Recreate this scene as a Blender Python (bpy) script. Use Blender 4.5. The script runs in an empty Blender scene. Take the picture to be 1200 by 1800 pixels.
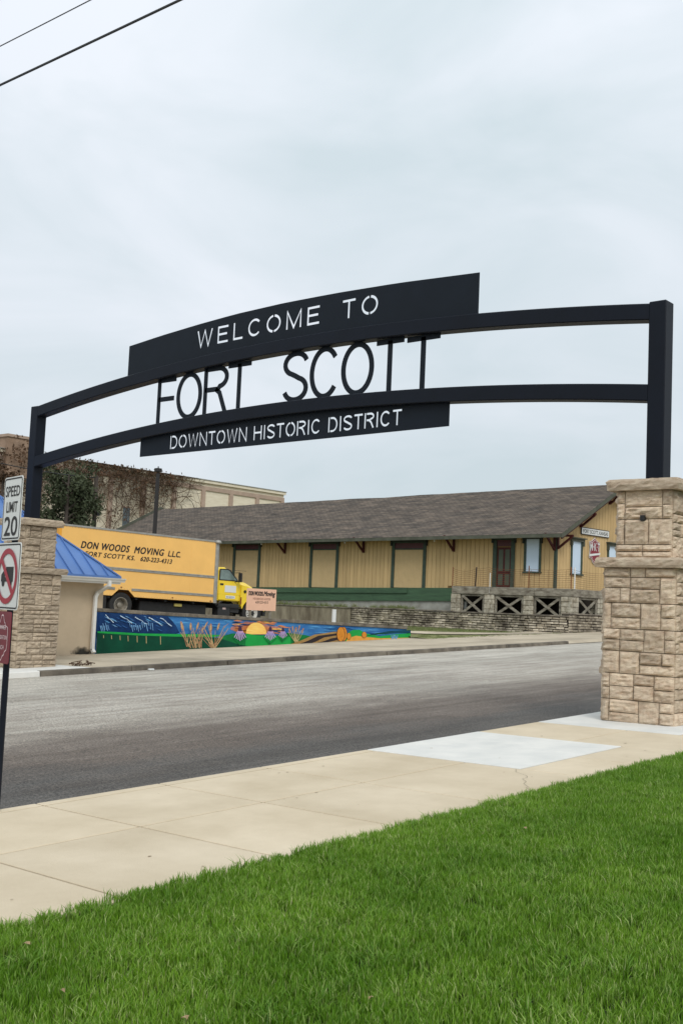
import bpy, bmesh, math, random
import numpy as np
from mathutils import Vector, Matrix, noise
random.seed(7); rng = np.random.default_rng(7)
S = bpy.context.scene
COL = S.collection
# ---------------------------------------------------------------- camera
# world frame: eye at z = 0, +X runs up the road, +Y across it (away from the camera), Z up
FOC, YAW, PITCH, ROLL = 1962.0, 0.7033, 0.0852, 0.0436
_f = np.array([math.cos(YAW)*math.cos(PITCH), math.sin(YAW)*math.cos(PITCH), math.sin(PITCH)])
_r = np.array([math.sin(YAW), -math.cos(YAW), 0.0]); _u = np.cross(_r, _f)
cr = _r*math.cos(ROLL)+_u*math.sin(ROLL); cu = -_r*math.sin(ROLL)+_u*math.cos(ROLL)
cam = bpy.data.cameras.new('camera'); co = bpy.data.objects.new('camera', cam); COL.objects.link(co)
cam.sensor_fit = 'VERTICAL'; cam.sensor_height = 36.0; cam.sensor_width = 24.0
cam.lens = FOC/1800.0*36.0; cam.clip_end = 3000; cam.clip_start = 0.05
co.matrix_world = Matrix(((cr[0], cu[0], -_f[0], 0), (cr[1], cu[1], -_f[1], 0), (cr[2], cu[2], -_f[2], 0), (0, 0, 0, 1)))
S.camera = co
# ---------------------------------------------------------------- world, sun, exposure
W = bpy.data.worlds.new('World'); S.world = W; W.use_nodes = True
SUN_EL, SUN_AZ = math.radians(42), math.radians(-128)      # direction towards the sun, CCW from +X
nt = W.node_tree; N = nt.nodes; L = nt.links; N.clear()
out = N.new('ShaderNodeOutputWorld'); bg = N.new('ShaderNodeBackground')
sky = N.new('ShaderNodeTexSky'); sky.sky_type = 'NISHITA'; sky.sun_disc = False
sky.sun_elevation = SUN_EL; sky.sun_rotation = math.pi/2 - SUN_AZ
skys = N.new('ShaderNodeVectorMath'); skys.operation = 'SCALE'; skys.inputs[3].default_value = 0.10
L.new(sky.outputs[0], skys.inputs[0])
tc = N.new('ShaderNodeTexCoord')
mp = N.new('ShaderNodeMapping'); mp.inputs['Scale'].default_value = (1.0, 1.0, 2.1)
L.new(tc.outputs['Generated'], mp.inputs[0])
n1 = N.new('ShaderNodeTexNoise'); n1.inputs['Scale'].default_value = 3.4; n1.inputs['Detail'].default_value = 5; n1.inputs['Roughness'].default_value = .5; n1.inputs['Distortion'].default_value = .5
L.new(mp.outputs[0], n1.inputs['Vector'])
rp = N.new('ShaderNodeValToRGB'); e = rp.color_ramp.elements
e[0].position = .34; e[0].color = (.57, .65, .69, 1); e[1].position = .66; e[1].color = (.745, .785, .84, 1)
L.new(n1.outputs[0], rp.inputs[0])
sx = N.new('ShaderNodeSeparateXYZ'); L.new(tc.outputs['Generated'], sx.inputs[0])
mr = N.new('ShaderNodeMapRange'); mr.inputs[1].default_value = .0; mr.inputs[2].default_value = 1.0; mr.inputs[3].default_value = .93; mr.inputs[4].default_value = 1.35
L.new(sx.outputs[2], mr.inputs[0])
cl = N.new('ShaderNodeVectorMath'); cl.operation = 'SCALE'; L.new(rp.outputs[0], cl.inputs[0]); L.new(mr.outputs[0], cl.inputs[3])
mx = N.new('ShaderNodeMix'); mx.data_type = 'RGBA'; mx.inputs[0].default_value = .93
L.new(skys.outputs[0], mx.inputs[6]); L.new(cl.outputs[0], mx.inputs[7])
L.new(mx.outputs[2], bg.inputs[0]); bg.inputs[1].default_value = 1.0
L.new(bg.outputs[0], out.inputs[0])
sd = bpy.data.lights.new('sun', 'SUN'); sd.energy = 1.5; sd.angle = math.radians(22); sd.color = (1, .965, .91)
so = bpy.data.objects.new('sun', sd); COL.objects.link(so)
v = Vector((math.cos(SUN_AZ)*math.cos(SUN_EL), math.sin(SUN_AZ)*math.cos(SUN_EL), math.sin(SUN_EL)))
so.rotation_euler = v.to_track_quat('Z', 'Y').to_euler(); so.location = (0, -20, 30)
S.view_settings.view_transform = 'Standard'; S.view_settings.look = 'None'
S.view_settings.exposure = 0.16; S.view_settings.gamma = 1.0; S.view_settings.use_curve_mapping = False
S.render.engine = 'CYCLES'

# ---------------------------------------------------------------- helpers
def P0(x, y): return -1.774+.033*x-.0174*y                     # the sloping street plane
def ray(x, y):
    d = _f+cr*(x-600)/FOC-cu*(y-900)/FOC; return d/np.linalg.norm(d)
def ray_on(x, y, o, n):                                        # where a sight line meets a real plane
    d = ray(x, y); return d*(np.dot(o, n)/np.dot(d, n))
def lin(c):
    return tuple(((v/255)/12.92 if v/255 <= .04045 else ((v/255+.055)/1.055)**2.4) for v in c)
MATS = {}
def mat(name, col, rough=.8, var=.0, vscale=2.0, bump=.0, bscale=30.0, rnd=.0, spec=.5, metal=0, col2=None, stretch=None, detail=5, obj=False):
    """plain procedural surface: base colour mixed with col2 by noise, per-object brightness, fine bump"""
    if name in MATS: return MATS[name]
    m = bpy.data.materials.new(name); m.use_nodes = True; t = m.node_tree; n = t.nodes; l = t.links
    b = n['Principled BSDF']; b.inputs['Roughness'].default_value = rough
    b.inputs['Specular IOR Level'].default_value = spec; b.inputs['Metallic'].default_value = metal
    g = n.new('ShaderNodeNewGeometry'); vec = g.outputs['Position']
    if obj:
        tcn = n.new('ShaderNodeTexCoord'); vec = tcn.outputs['Object']
    if stretch:
        mpn = n.new('ShaderNodeMapping'); mpn.inputs['Scale'].default_value = stretch; l.new(vec, mpn.inputs[0]); vec = mpn.outputs[0]
    c1 = tuple(col)+(1,); sock = None
    if var or col2:
        nz = n.new('ShaderNodeTexNoise'); nz.inputs['Scale'].default_value = vscale; nz.inputs['Detail'].default_value = detail; nz.inputs['Roughness'].default_value = .62
        l.new(vec, nz.inputs['Vector'])
        r = n.new('ShaderNodeValToRGB'); el = r.color_ramp.elements
        el[0].position = .32; el[1].position = .68
        c2 = tuple(col2)+(1,) if col2 else tuple(v*(1-var) for v in col)+(1,)
        if not col2: c1 = tuple(min(1, v*(1+var*.6)) for v in col)+(1,)
        el[0].color = c2; el[1].color = c1; l.new(nz.outputs[0], r.inputs[0]); sock = r.outputs[0]
    if rnd:
        oi = n.new('ShaderNodeObjectInfo'); m_ = n.new('ShaderNodeMapRange'); m_.inputs[3].default_value = 1-rnd; m_.inputs[4].default_value = 1+rnd
        l.new(oi.outputs['Random'], m_.inputs[0])
        sc = n.new('ShaderNodeVectorMath'); sc.operation = 'SCALE'
        if sock: l.new(sock, sc.inputs[0])
        else: sc.inputs[0].default_value = c1[:3]
        l.new(m_.outputs[0], sc.inputs[3]); sock = sc.outputs[0]
    if sock: l.new(sock, b.inputs['Base Color'])
    else: b.inputs['Base Color'].default_value = c1
    if bump:
        nb = n.new('ShaderNodeTexNoise'); nb.inputs['Scale'].default_value = bscale; nb.inputs['Detail'].default_value = 6; nb.inputs['Roughness'].default_value = .65
        l.new(vec, nb.inputs['Vector']); bp = n.new('ShaderNodeBump'); bp.inputs['Strength'].default_value = bump; bp.inputs['Distance'].default_value = .02
        l.new(nb.outputs[0], bp.inputs['Height']); l.new(bp.outputs[0], b.inputs['Normal'])
    MATS[name] = m; return m
ORG = {}
def origin(o): return ORG.get(o.name, (0, 0, 0)) if o else (0, 0, 0)
def tag(o, label=None, cat=None, group=None, kind=None):
    if label: o['label'] = label
    if cat: o['category'] = cat
    if group: o['group'] = group
    if kind: o['kind'] = kind
    return o
def thing(name, loc, label, cat, group=None):
    o = bpy.data.objects.new(name, None); COL.objects.link(o); o.location = loc; o.empty_display_size = .2
    ORG[o.name] = tuple(loc); return tag(o, label, cat, group)
def link(name, me, parent=None, loc=None):
    o = bpy.data.objects.new(name, me); COL.objects.link(o)
    og = origin(parent)
    if parent: o.parent = parent
    if loc is not None: o.location = tuple(np.array(loc)-np.array(og)); ORG[o.name] = tuple(loc)
    else: ORG[o.name] = og
    return o
class MB:
    def __init__(s): s.v = []; s.f = []; s.mi = []; s.cur = 0
    def add(s, vs, fs):
        k = len(s.v); s.v += [tuple(map(float, p)) for p in vs]; s.f += [tuple(i+k for i in f) for f in fs]; s.mi += [s.cur]*len(fs); return s
    def hexa(s, p):      # 8 points: bottom 4 (ccw), top 4
        return s.add(p, [(0, 3, 2, 1), (4, 5, 6, 7), (0, 1, 5, 4), (1, 2, 6, 5), (2, 3, 7, 6), (3, 0, 4, 7)])
    def box(s, x0, x1, y0, y1, z0, z1, T=None):
        p = [(x0, y0, z0), (x1, y0, z0), (x1, y1, z0), (x0, y1, z0), (x0, y0, z1), (x1, y0, z1), (x1, y1, z1), (x0, y1, z1)]
        return s.hexa([T(*q) for q in p] if T else p)
    def prism(s, poly, d0, d1, T):      # poly in (u,w), extruded in third coordinate; T(u, d, w)
        n = len(poly); a = [T(u, d0, w) for u, w in poly]; b = [T(u, d1, w) for u, w in poly]
        return s.add(a+b, [tuple(range(n)), tuple(range(2*n-1, n-1, -1))]+[(i, i+n, (i+1) % n+n, (i+1) % n) for i in range(n)])
    def beam(s, a, b, w, h=None, up=(0, 0, 1)):
        a = np.array(a, float); b = np.array(b, float); h = h or w; d = b-a; d /= np.linalg.norm(d)
        x = np.cross(d, up); 
        if np.linalg.norm(x) < 1e-5: x = np.cross(d, (1, 0, 0))
        x /= np.linalg.norm(x); y = np.cross(x, d); x = x*w/2; y = y*h/2
        return s.hexa([a-x-y, a+x-y, b+x-y, b-x-y, a-x+y, a+x+y, b+x+y, b-x+y])
    def tube(s, pts, r, n=6):
        pts = [np.array(p, float) for p in pts]; k = len(s.v); R = r if hasattr(r, '__len__') else [r]*len(pts); prev = None
        for i, p in enumerate(pts):
            d = pts[min(i+1, len(pts)-1)]-pts[max(i-1, 0)]; d = d/(np.linalg.norm(d)+1e-9)
            x = np.cross(d, (0, 0, 1)) if abs(d[2]) < .95 else np.cross(d, (1, 0, 0)); x /= np.linalg.norm(x)
            if prev is not None and np.dot(x, prev) < 0: x = -x
            prev = x; y = np.cross(d, x)
            for j in range(n):
                a = 2*math.pi*j/n; q = p+R[i]*(math.cos(a)*x+math.sin(a)*y); s.v.append(tuple(q))
        for i in range(len(pts)-1):
            for j in range(n):
                s.f.append((k+i*n+j, k+i*n+(j+1) % n, k+(i+1)*n+(j+1) % n, k+(i+1)*n+j)); s.mi.append(s.cur)
        s.f.append(tuple(k+j for j in range(n))[::-1]); s.f.append(tuple(k+(len(pts)-1)*n+j for j in range(n))); s.mi += [s.cur]*2
        return s
    def lathe(s, c, ax, prof, n=24, caps=True):    # prof: (r, h) along axis ax
        c = np.array(c, float); ax = np.array(ax, float); ax /= np.linalg.norm(ax)
        x = np.cross(ax, (0, 0, 1)) if abs(ax[2]) < .9 else np.cross(ax, (1, 0, 0)); x /= np.linalg.norm(x); y = np.cross(ax, x); k = len(s.v)
        for r, h in prof:
            for j in range(n):
                a = 2*math.pi*j/n; s.v.append(tuple(c+ax*h+r*(math.cos(a)*x+math.sin(a)*y)))
        for i in range(len(prof)-1):
            for j in range(n): s.f.append((k+i*n+j, k+i*n+(j+1) % n, k+(i+1)*n+(j+1) % n, k+(i+1)*n+j)); s.mi.append(s.cur)
        if caps: s.f.append(tuple(k+j for j in range(n))[::-1]); s.f.append(tuple(k+(len(prof)-1)*n+j for j in range(n))); s.mi += [s.cur]*2
        return s
    def build(s, name, m, parent=None, label=None, cat=None, group=None, kind=None, smooth=False, bevel=0, loc=None):
        me = bpy.data.meshes.new(name); og = np.array(origin(parent)) if parent else np.array(loc if loc is not None else (0, 0, 0))
        vs = (np.array(s.v)-og).tolist(); me.from_pydata(vs, [], s.f)
        for q in (m if isinstance(m, (list, tuple)) else [m]): me.materials.append(q)
        if isinstance(m, (list, tuple)): me.polygons.foreach_set('material_index', s.mi)
        bm = bmesh.new(); bm.from_mesh(me); bmesh.ops.recalc_face_normals(bm, faces=bm.faces)
        if bevel: bmesh.ops.bevel(bm, geom=list(bm.edges), offset=bevel, segments=1, affect='EDGES', clamp_overlap=True)
        bm.to_mesh(me); bm.free()
        if smooth: me.polygons.foreach_set('use_smooth', [True]*len(me.polygons))
        me.update(); o = link(name, me, parent)
        if not parent and loc is not None: o.location = loc; ORG[o.name] = tuple(loc)
        return tag(o, label, cat, group, kind)
def text_mesh(txt, size, align='LEFT', shear=0., extrude=0., offset=0., spacing=1.):
    c = bpy.data.curves.new('t', 'FONT'); c.body = txt; c.size = size; c.align_x = align; c.shear = shear; c.extrude = extrude; c.offset = offset; c.space_character = spacing; c.resolution_u = 5
    o = bpy.data.objects.new('t', c); COL.objects.link(o); dg = bpy.context.evaluated_depsgraph_get(); dg.update()
    me = bpy.data.meshes.new_from_object(o.evaluated_get(dg)); bpy.data.objects.remove(o); me.materials.clear(); return me
def text_on(name, txt, m, parent, O, U, V, height, width=None, shear=0., offset=0., spacing=1., proud=.004, align='LEFT', bold=0.):
    """flat lettering: O lower-left corner, U/V unit directions, cap height and total width in metres"""
    me = text_mesh(txt, 1.0, 'LEFT', shear, 0, offset, spacing); n = len(me.vertices); a = np.empty(n*3); me.vertices.foreach_get('co', a); a = a.reshape(-1, 3)
    x0, x1 = a[:, 0].min(), a[:, 0].max(); y1 = a[:, 1].max(); ymin = 0
    su = (width/(x1-x0)) if width else height/.73; sv = height/(y1 if y1 > .1 else .73)
    U = np.array(U, float); V = np.array(V, float); nn = np.cross(U, V); ox = (x0+x1)/2 if align == 'CENTER' else x0
    w = np.array(O)[None]+(a[:, :1]-ox)*su*U[None]+a[:, 1:2]*sv*V[None]+nn[None]*proud-np.array(origin(parent))[None]
    me.vertices.foreach_set('co', w.ravel())
    if bold:
        bm = bmesh.new(); bm.from_mesh(me); geo = bm.verts[:]+bm.edges[:]+bm.faces[:]
        for k, (du, dv) in enumerate(((1, 0), (1, .5), (0, .5))):
            d = bmesh.ops.duplicate(bm, geom=geo); vv = [g for g in d['geom'] if isinstance(g, bmesh.types.BMVert)]
            bmesh.ops.translate(bm, verts=vv, vec=tuple(U*du*bold+V*dv*bold+nn*.0006*(k+1)))
        bm.to_mesh(me); bm.free()
    me.materials.append(m); me.update(); return link(name, me, parent)
def nz(x, y, z=0): return noise.noise(Vector((x, y, z)))

# ---------------------------------------------------------------- materials
M_sandstone = mat('sandstone', (.74, .615, .465), .92, var=0, col2=(.47, .345, .245), vscale=7, bump=1.0, bscale=30, rnd=.2, stretch=(1, 1, 3.2), spec=.2)
M_sandstone_far = mat('dark sandstone', (.53, .435, .32), .92, col2=(.31, .24, .175), vscale=5.5, bump=.9, bscale=38, rnd=.17, stretch=(1, 1, 3.2), spec=.2)  # same stone in a darker tone for the far pillar
M_mortar = mat('mortar', (.21, .165, .115), .95, var=.25, vscale=12, bump=.4, bscale=80, spec=.1)
M_steel = mat('dark navy painted steel', (.0035, .006, .013), .5, var=.2, vscale=1.5, bump=.03, bscale=60, spec=.22)
M_steel_plate = mat('dark painted sheet steel', (.006, .010, .017), .55, var=.15, vscale=2, bump=.02, bscale=20, spec=.22)
M_concrete = mat('tan pavement concrete', (.66, .56, .415), .9, col2=(.52, .43, .30), vscale=.9, bump=.35, bscale=60, rnd=.05, spec=.25, detail=12)
M_conc_new = mat('fresh pale concrete', (.72, .70, .65), .85, col2=(.60, .595, .56), vscale=2.0, bump=.12, bscale=60, rnd=.02, spec=.3)
M_conc_far = mat('far pavement concrete', (.55, .47, .35), .9, col2=(.34, .285, .21), vscale=.55, bump=.2, bscale=60, rnd=.07, spec=.25, detail=8)
M_joint = mat('pavement bed', (.035, .028, .02), .95, spec=.1)
M_curb_old = mat('weathered kerb concrete', (.22, .19, .15), .92, col2=(.07, .06, .05), vscale=1.8, bump=.5, bscale=25, rnd=.15, spec=.2)
M_soil = mat('lawn soil', (.028, .045, .012), .95, var=.4, vscale=9, bump=.4, bscale=30, spec=.1)
M_ground = mat('rough grass ground', (.12, .14, .06), .95, col2=(.22, .19, .11), vscale=.9, bump=.5, bscale=15, spec=.1)
M_lot = mat('gravel lot', (.30, .27, .22), .95, col2=(.20, .18, .14), vscale=1.5, bump=.4, bscale=40, spec=.1)
M_stucco = mat('tan stucco', (.55, .44, .31), .9, var=.12, vscale=1.1, bump=.25, bscale=70, spec=.2)
M_roofblue = mat('blue standing seam metal', (.095, .19, .43), .45, var=.12, vscale=1.2, spec=.4)
M_white = mat('white painted metal', (.70, .69, .65), .45, var=.08, vscale=3)
M_wallcap = mat('weathered wall cap', (.25, .215, .17), .9, col2=(.07, .06, .05), vscale=2.2, bump=.4, bscale=30, spec=.2)
M_truck = mat('amber truck box panel', (.90, .52, .15), .45, var=.07, vscale=.9, bump=.02, bscale=6, spec=.4)
M_trucksec = mat('amber rear frame', (.80, .36, .03), .45)
M_alu = mat('dull aluminium', (.36, .35, .31), .5, var=.2, vscale=5, metal=.35)
M_cab = mat('yellow cab paint', (.88, .62, .03), .28, var=.05, vscale=2, spec=.55)
M_black = mat('black rubber', (.018, .017, .016), .75, var=.3, vscale=9, bump=.15, bscale=40)
M_chassis = mat('dark chassis steel', (.012, .012, .012), .7, var=.4, vscale=4, bump=.2, bscale=15)
M_rimgrey = mat('dusty steel rim', (.30, .27, .22), .6, var=.4, vscale=9, metal=.3)
M_rimwhite = mat('white steel rim', (.62, .60, .55), .5, var=.15, vscale=10)
M_print = mat('black print', (.014, .012, .012), .6)
M_glass = mat('cab window glass', (.16, .22, .20), .08, var=.3, vscale=3, spec=.8)
M_peach = mat('peach sign board', (.84, .50, .34), .7, var=.04, vscale=4)
M_ochre = mat('ochre painted boards', (.56, .395, .195), .85, var=.10, vscale=2.2, bump=.3, bscale=18, rnd=.07, stretch=(1, 1, .25), spec=.25)
M_ochre2 = mat('ochre door panel', (.54, .40, .215), .85, var=.08, vscale=3, bump=.2, bscale=18, spec=.25)
M_groove_shade = mat('ochre shadowed groove', (.20, .12, .05), .9, spec=.2)  # wall core coloured dark so the gaps between boards look shaded
M_green = mat('dark green trim paint', (.05, .075, .055), .7, var=.25, vscale=4, bump=.2, bscale=20, spec=.3)
M_greenbeam = mat('worn green beam paint', (.068, .135, .072), .75, col2=(.045, .085, .05), vscale=2.0, bump=.3, bscale=12, spec=.3, stretch=(1, .5, 5))
M_maroon = mat('maroon trim paint', (.07, .013, .012), .65, var=.25, vscale=5, spec=.3)
M_transom = mat('maroon transom', (.085, .018, .022), .55, var=.2, vscale=4)
M_pane = mat('pale blue blanked pane', (.56, .68, .80), .35, var=.04, vscale=1)
M_fascia = mat('grey green fascia', (.10, .105, .08), .85, var=.3, vscale=2, spec=.2)
M_oldwood = mat('weathered grey timber', (.34, .31, .25), .9, col2=(.12, .10, .075), vscale=2.6, bump=.5, bscale=14, rnd=.12, spec=.2, stretch=(1, 1, 3))
M_lime = mat('pale limestone block', (.56, .515, .42), .92, col2=(.25, .21, .15), vscale=4.5, bump=.7, bscale=14, rnd=.15, spec=.2)
M_rubble = mat('sooty rubble stone', (.58, .51, .40), .92, col2=(.075, .06, .045), vscale=1.3, bump=.8, bscale=10, rnd=.3, spec=.15)
M_darkgap = mat('dark wall core', (.022, .018, .014), .95, spec=.1)
M_found = mat('grey foundation concrete', (.40, .40, .365), .9, col2=(.24, .23, .20), vscale=1.7, bump=.3, bscale=10, spec=.2)
M_concwall = mat('stained concrete wall', (.30, .26, .19), .92, col2=(.13, .105, .075), vscale=1.6, bump=.4, bscale=8, spec=.2, stretch=(1, 1.6, .5))
M_rust = mat('rusty metal', (.20, .085, .04), .85, var=.4, vscale=8, spec=.2)
M_signwhite = mat('white sign sheeting', (.70, .71, .69), .4, var=.04, vscale=4)
M_emblem = mat('dark red enamel', (.22, .008, .022), .5, var=.1, vscale=5)
M_signred = mat('red sign sheeting', (.36, .012, .03), .45, var=.05, vscale=4)
M_signmaroon = mat('maroon sign sheeting', (.17, .005, .02), .45, var=.1, vscale=5)
M_signpink = mat('pale pink print', (.72, .56, .57), .5)
M_cream = mat('cream painted brick', (.76, .69, .54), .9, col2=(.66, .58, .44), vscale=1.2, bump=.3, bscale=4, spec=.2, stretch=(1, 1, 4))
M_pinkband = mat('pinkish pilaster brick', (.42, .315, .245), .9, var=.15, vscale=1.5, bump=.3, bscale=5, spec=.2)
M_brick = mat('brown chimney brick', (.36, .25, .18), .9, col2=(.24, .16, .11), vscale=1.6, bump=.5, bscale=5, spec=.2)
M_shutter = mat('blue grey shutter', (.17, .22, .245), .6, var=.2, vscale=3)
M_polewood = mat('weathered utility pole', (.085, .07, .06), .9, var=.35, vscale=3, bump=.4, bscale=10, stretch=(1, 1, .2), spec=.2)
M_wire = mat('black cable', (.02, .02, .02), .6)
M_vine = mat('bare vine stem', (.09, .055, .035), .9, var=.3, vscale=4, spec=.1)
M_leafbrown = mat('rust brown vine leaf', (.11, .06, .035), .85, col2=(.055, .04, .025), vscale=1.3, rnd=.1, spec=.15)
M_leafgreen = mat('dull green leaf', (.085, .10, .055), .8, col2=(.03, .04, .02), vscale=.9, spec=.2)
M_dry = mat('dry leaf', (.34, .24, .13), .85, var=.3, vscale=40)

def shingle_material():
    m = bpy.data.materials.new('weathered brown shingles'); m.use_nodes = True; t = m.node_tree; n = t.nodes; l = t.links; b = n['Principled BSDF']
    b.inputs['Roughness'].default_value = .95; b.inputs['Specular IOR Level'].default_value = .15
    tcn = n.new('ShaderNodeTexCoord'); uvv = tcn.outputs['UV']
    br = n.new('ShaderNodeTexBrick'); br.inputs['Scale'].default_value = 1.0; br.inputs['Mortar Size'].default_value = .012; br.inputs['Brick Width'].default_value = .36; br.inputs['Row Height'].default_value = .16
    br.inputs['Color1'].default_value = (.165, .147, .128, 1); br.inputs['Color2'].default_value = (.105, .095, .085, 1); br.inputs['Mortar'].default_value = (.045, .038, .03, 1); br.inputs['Bias'].default_value = 0
    l.new(uvv, br.inputs['Vector'])
    mpn = n.new('ShaderNodeMapping'); mpn.inputs['Scale'].default_value = (.45, 1.6, 1); l.new(uvv, mpn.inputs[0])
    nz_ = n.new('ShaderNodeTexNoise'); nz_.inputs['Scale'].default_value = 1.3; nz_.inputs['Detail'].default_value = 8; nz_.inputs['Roughness'].default_value = .7; l.new(mpn.outputs[0], nz_.inputs['Vector'])
    r = n.new('ShaderNodeValToRGB'); el = r.color_ramp.elements; el[0].position = .3; el[0].color = (.45, .47, .5, 1); el[1].position = .72; el[1].color = (1.5, 1.33, 1.2, 1); l.new(nz_.outputs[0], r.inputs[0])
    mu = n.new('ShaderNodeMix'); mu.data_type = 'RGBA'; mu.blend_type = 'MULTIPLY'; mu.inputs[0].default_value = 1; l.new(br.outputs[0], mu.inputs[6]); l.new(r.outputs[0], mu.inputs[7]); l.new(mu.outputs[2], b.inputs['Base Color'])
    bp = n.new('ShaderNodeBump'); bp.inputs['Strength'].default_value = .6; bp.inputs['Distance'].default_value = .02; l.new(br.outputs['Fac'], bp.inputs['Height']); bp.invert = True; l.new(bp.outputs[0], b.inputs['Normal'])
    return m
M_shingle = shingle_material()

def road_material():
    m = bpy.data.materials.new('worn chip seal asphalt'); m.use_nodes = True; t = m.node_tree; n = t.nodes; l = t.links; b = n['Principled BSDF']
    b.inputs['Roughness'].default_value = .85; b.inputs['Specular IOR Level'].default_value = .35
    g = n.new('ShaderNodeNewGeometry'); sp = n.new('ShaderNodeSeparateXYZ'); l.new(g.outputs['Position'], sp.inputs[0])
    def mapped(sc, scale, det=6, rough=.6):
        mpn = n.new('ShaderNodeMapping'); mpn.inputs['Scale'].default_value = sc; l.new(g.outputs['Position'], mpn.inputs[0])
        q = n.new('ShaderNodeTexNoise'); q.inputs['Scale'].default_value = scale; q.inputs['Detail'].default_value = det; q.inputs['Roughness'].default_value = rough; l.new(mpn.outputs[0], q.inputs['Vector']); return q.outputs[0]
    wob = mapped((.35, .9, 1), 1.0)
    add = n.new('ShaderNodeMath'); add.operation = 'MULTIPLY_ADD'; add.inputs[1].default_value = 3.2; l.new(wob, add.inputs[0]); l.new(sp.outputs[1], add.inputs[2])
    mr_ = n.new('ShaderNodeMapRange'); mr_.inputs[1].default_value = 9.3; mr_.inputs[2].default_value = 22.0; l.new(add.outputs[0], mr_.inputs[0])
    r = n.new('ShaderNodeValToRGB'); el = r.color_ramp.elements
    el[0].position = .0; el[0].color = (.10, .096, .090, 1); el[1].position = 1; el[1].color = (.42, .405, .365, 1)
    for pos, c in ((.12, (.095, .091, .086)), (.21, (.135, .115, .10)), (.30, (.18, .158, .138)), (.40, (.34, .32, .285)), (.60, (.39, .37, .335)), (.74, (.36, .345, .31)), (.88, (.44, .425, .385))):
        q = el.new(pos); q.color = c+(1,)
    l.new(mr_.outputs[0], r.inputs[0])
    # aggregate specks and streaks running along the road
    sp1 = mapped((1, 1, 1), 40, 3, .85); r2 = n.new('ShaderNodeValToRGB'); e2 = r2.color_ramp.elements; e2[0].position = .38; e2[0].color = (.30, .30, .31, 1); e2[1].position = .64; e2[1].color = (2.0, 1.93, 1.82, 1); l.new(sp1, r2.inputs[0])
    mu = n.new('ShaderNodeMix'); mu.data_type = 'RGBA'; mu.blend_type = 'MULTIPLY'; mu.inputs[0].default_value = .85; l.new(r.outputs[0], mu.inputs[6]); l.new(r2.outputs[0], mu.inputs[7])
    st = mapped((.05, 2.3, 1), 1.6, 5, .6); r3 = n.new('ShaderNodeValToRGB'); e3 = r3.color_ramp.elements; e3[0].position = .36; e3[0].color = (.66, .64, .62, 1); e3[1].position = .56; e3[1].color = (1.08, 1.08, 1.08, 1); l.new(st, r3.inputs[0])
    pt = mapped((.5, 1.4, 1), .9, 9, .68); r4 = n.new('ShaderNodeValToRGB'); e4 = r4.color_ramp.elements; e4[0].position = .36; e4[0].color = (.70, .66, .63, 1); e4[1].position = .62; e4[1].color = (1.12, 1.11, 1.10, 1); l.new(pt, r4.inputs[0])
    m0 = n.new('ShaderNodeMix'); m0.data_type = 'RGBA'; m0.blend_type = 'MULTIPLY'; m0.inputs[0].default_value = .8; l.new(mu.outputs[2], m0.inputs[6]); l.new(r4.outputs[0], m0.inputs[7]); mu = m0
    m2 = n.new('ShaderNodeMix'); m2.data_type = 'RGBA'; m2.blend_type = 'MULTIPLY'; m2.inputs[0].default_value = .5; l.new(mu.outputs[2], m2.inputs[6]); l.new(r3.outputs[0], m2.inputs[7]); l.new(m2.outputs[2], b.inputs['Base Color'])
    bp = n.new('ShaderNodeBump'); bp.inputs['Strength'].default_value = .7; bp.inputs['Distance'].default_value = .01; l.new(sp1, bp.inputs['Height']); l.new(bp.outputs[0], b.inputs['Normal'])
    return m
M_road = road_material()

# ---------------------------------------------------------------- ground, road, pavements
def sheet(name, m, x0, x1, y0, y1, zf, nx=2, ny=2, **k):
    b = MB(); xs = np.linspace(x0, x1, nx); ys = np.linspace(y0, y1, ny)
    b.add([(x, y, zf(x, y)) for y in ys for x in xs], [(j*nx+i, j*nx+i+1, (j+1)*nx+i+1, (j+1)*nx+i) for j in range(ny-1) for i in range(nx-1)])
    return b.build(name, m, kind='structure', **k)
sheet('ground', M_ground, -300, 900, -400, 900, lambda x, y: -2.6+.0*x if x < 0 else -2.6+.022*min(x, 60)-.018*min(max(y, 0), 40), 60, 60)
sheet('road', M_road, -60, 160, 7.93, 20.62, lambda x, y: P0(x, y)-.12, 60, 8)
sheet('pavement_bed', M_joint, -20, 60, 5.0, 7.93, lambda x, y: P0(x, y)-.035)
sheet('lawn_soil', M_soil, -20, 60, -22, 5.14, lambda x, y: P0(x, y)-.015, 40, 20)
def slab(parent, m, x0, x1, y0, y1, dz=0., gap=.022, th=.14, name='slab'):
    b = MB(); g = gap/2
    pts = [(x0+g, y0+g), (x1-g, y0+g), (x1-g, y1-g), (x0+g, y1-g)]; c = .006
    ins = [(x0+g+c, y0+g+c), (x1-g-c, y0+g+c), (x1-g-c, y1-g-c), (x0+g+c, y1-g-c)]
    vs = [(x, y, P0(x, y)-th+dz) for x, y in pts]+[(x, y, P0(x, y)-.005+dz) for x, y in pts]+[(x, y, P0(x, y)+dz) for x, y in ins]
    fs = [(0, 1, 5, 4), (1, 2, 6, 5), (2, 3, 7, 6), (3, 0, 4, 7), (4, 5, 9, 8), (5, 6, 10, 9), (6, 7, 11, 10), (7, 4, 8, 11), (8, 9, 10, 11)]
    b.add(vs, fs); return b.build(name, m, parent)
side = tag(thing('near_pavement', (8, 6.5, P0(8, 6.5)), None, None), kind='structure')
JX = [5.62-1.325*k for k in range(12, 0, -1)]+[5.62, 6.94, 8.27, 9.98]
for i in range(len(JX)-1):
    slab(side, M_concrete, JX[i], JX[i+1], 6.61, 7.82); slab(side, M_concrete, JX[i], JX[i+1], 5.12, 6.61)
    slab(side, M_concrete, JX[i], JX[i+1], 7.82, 7.95, dz=.002, name='kerb_strip')
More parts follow.
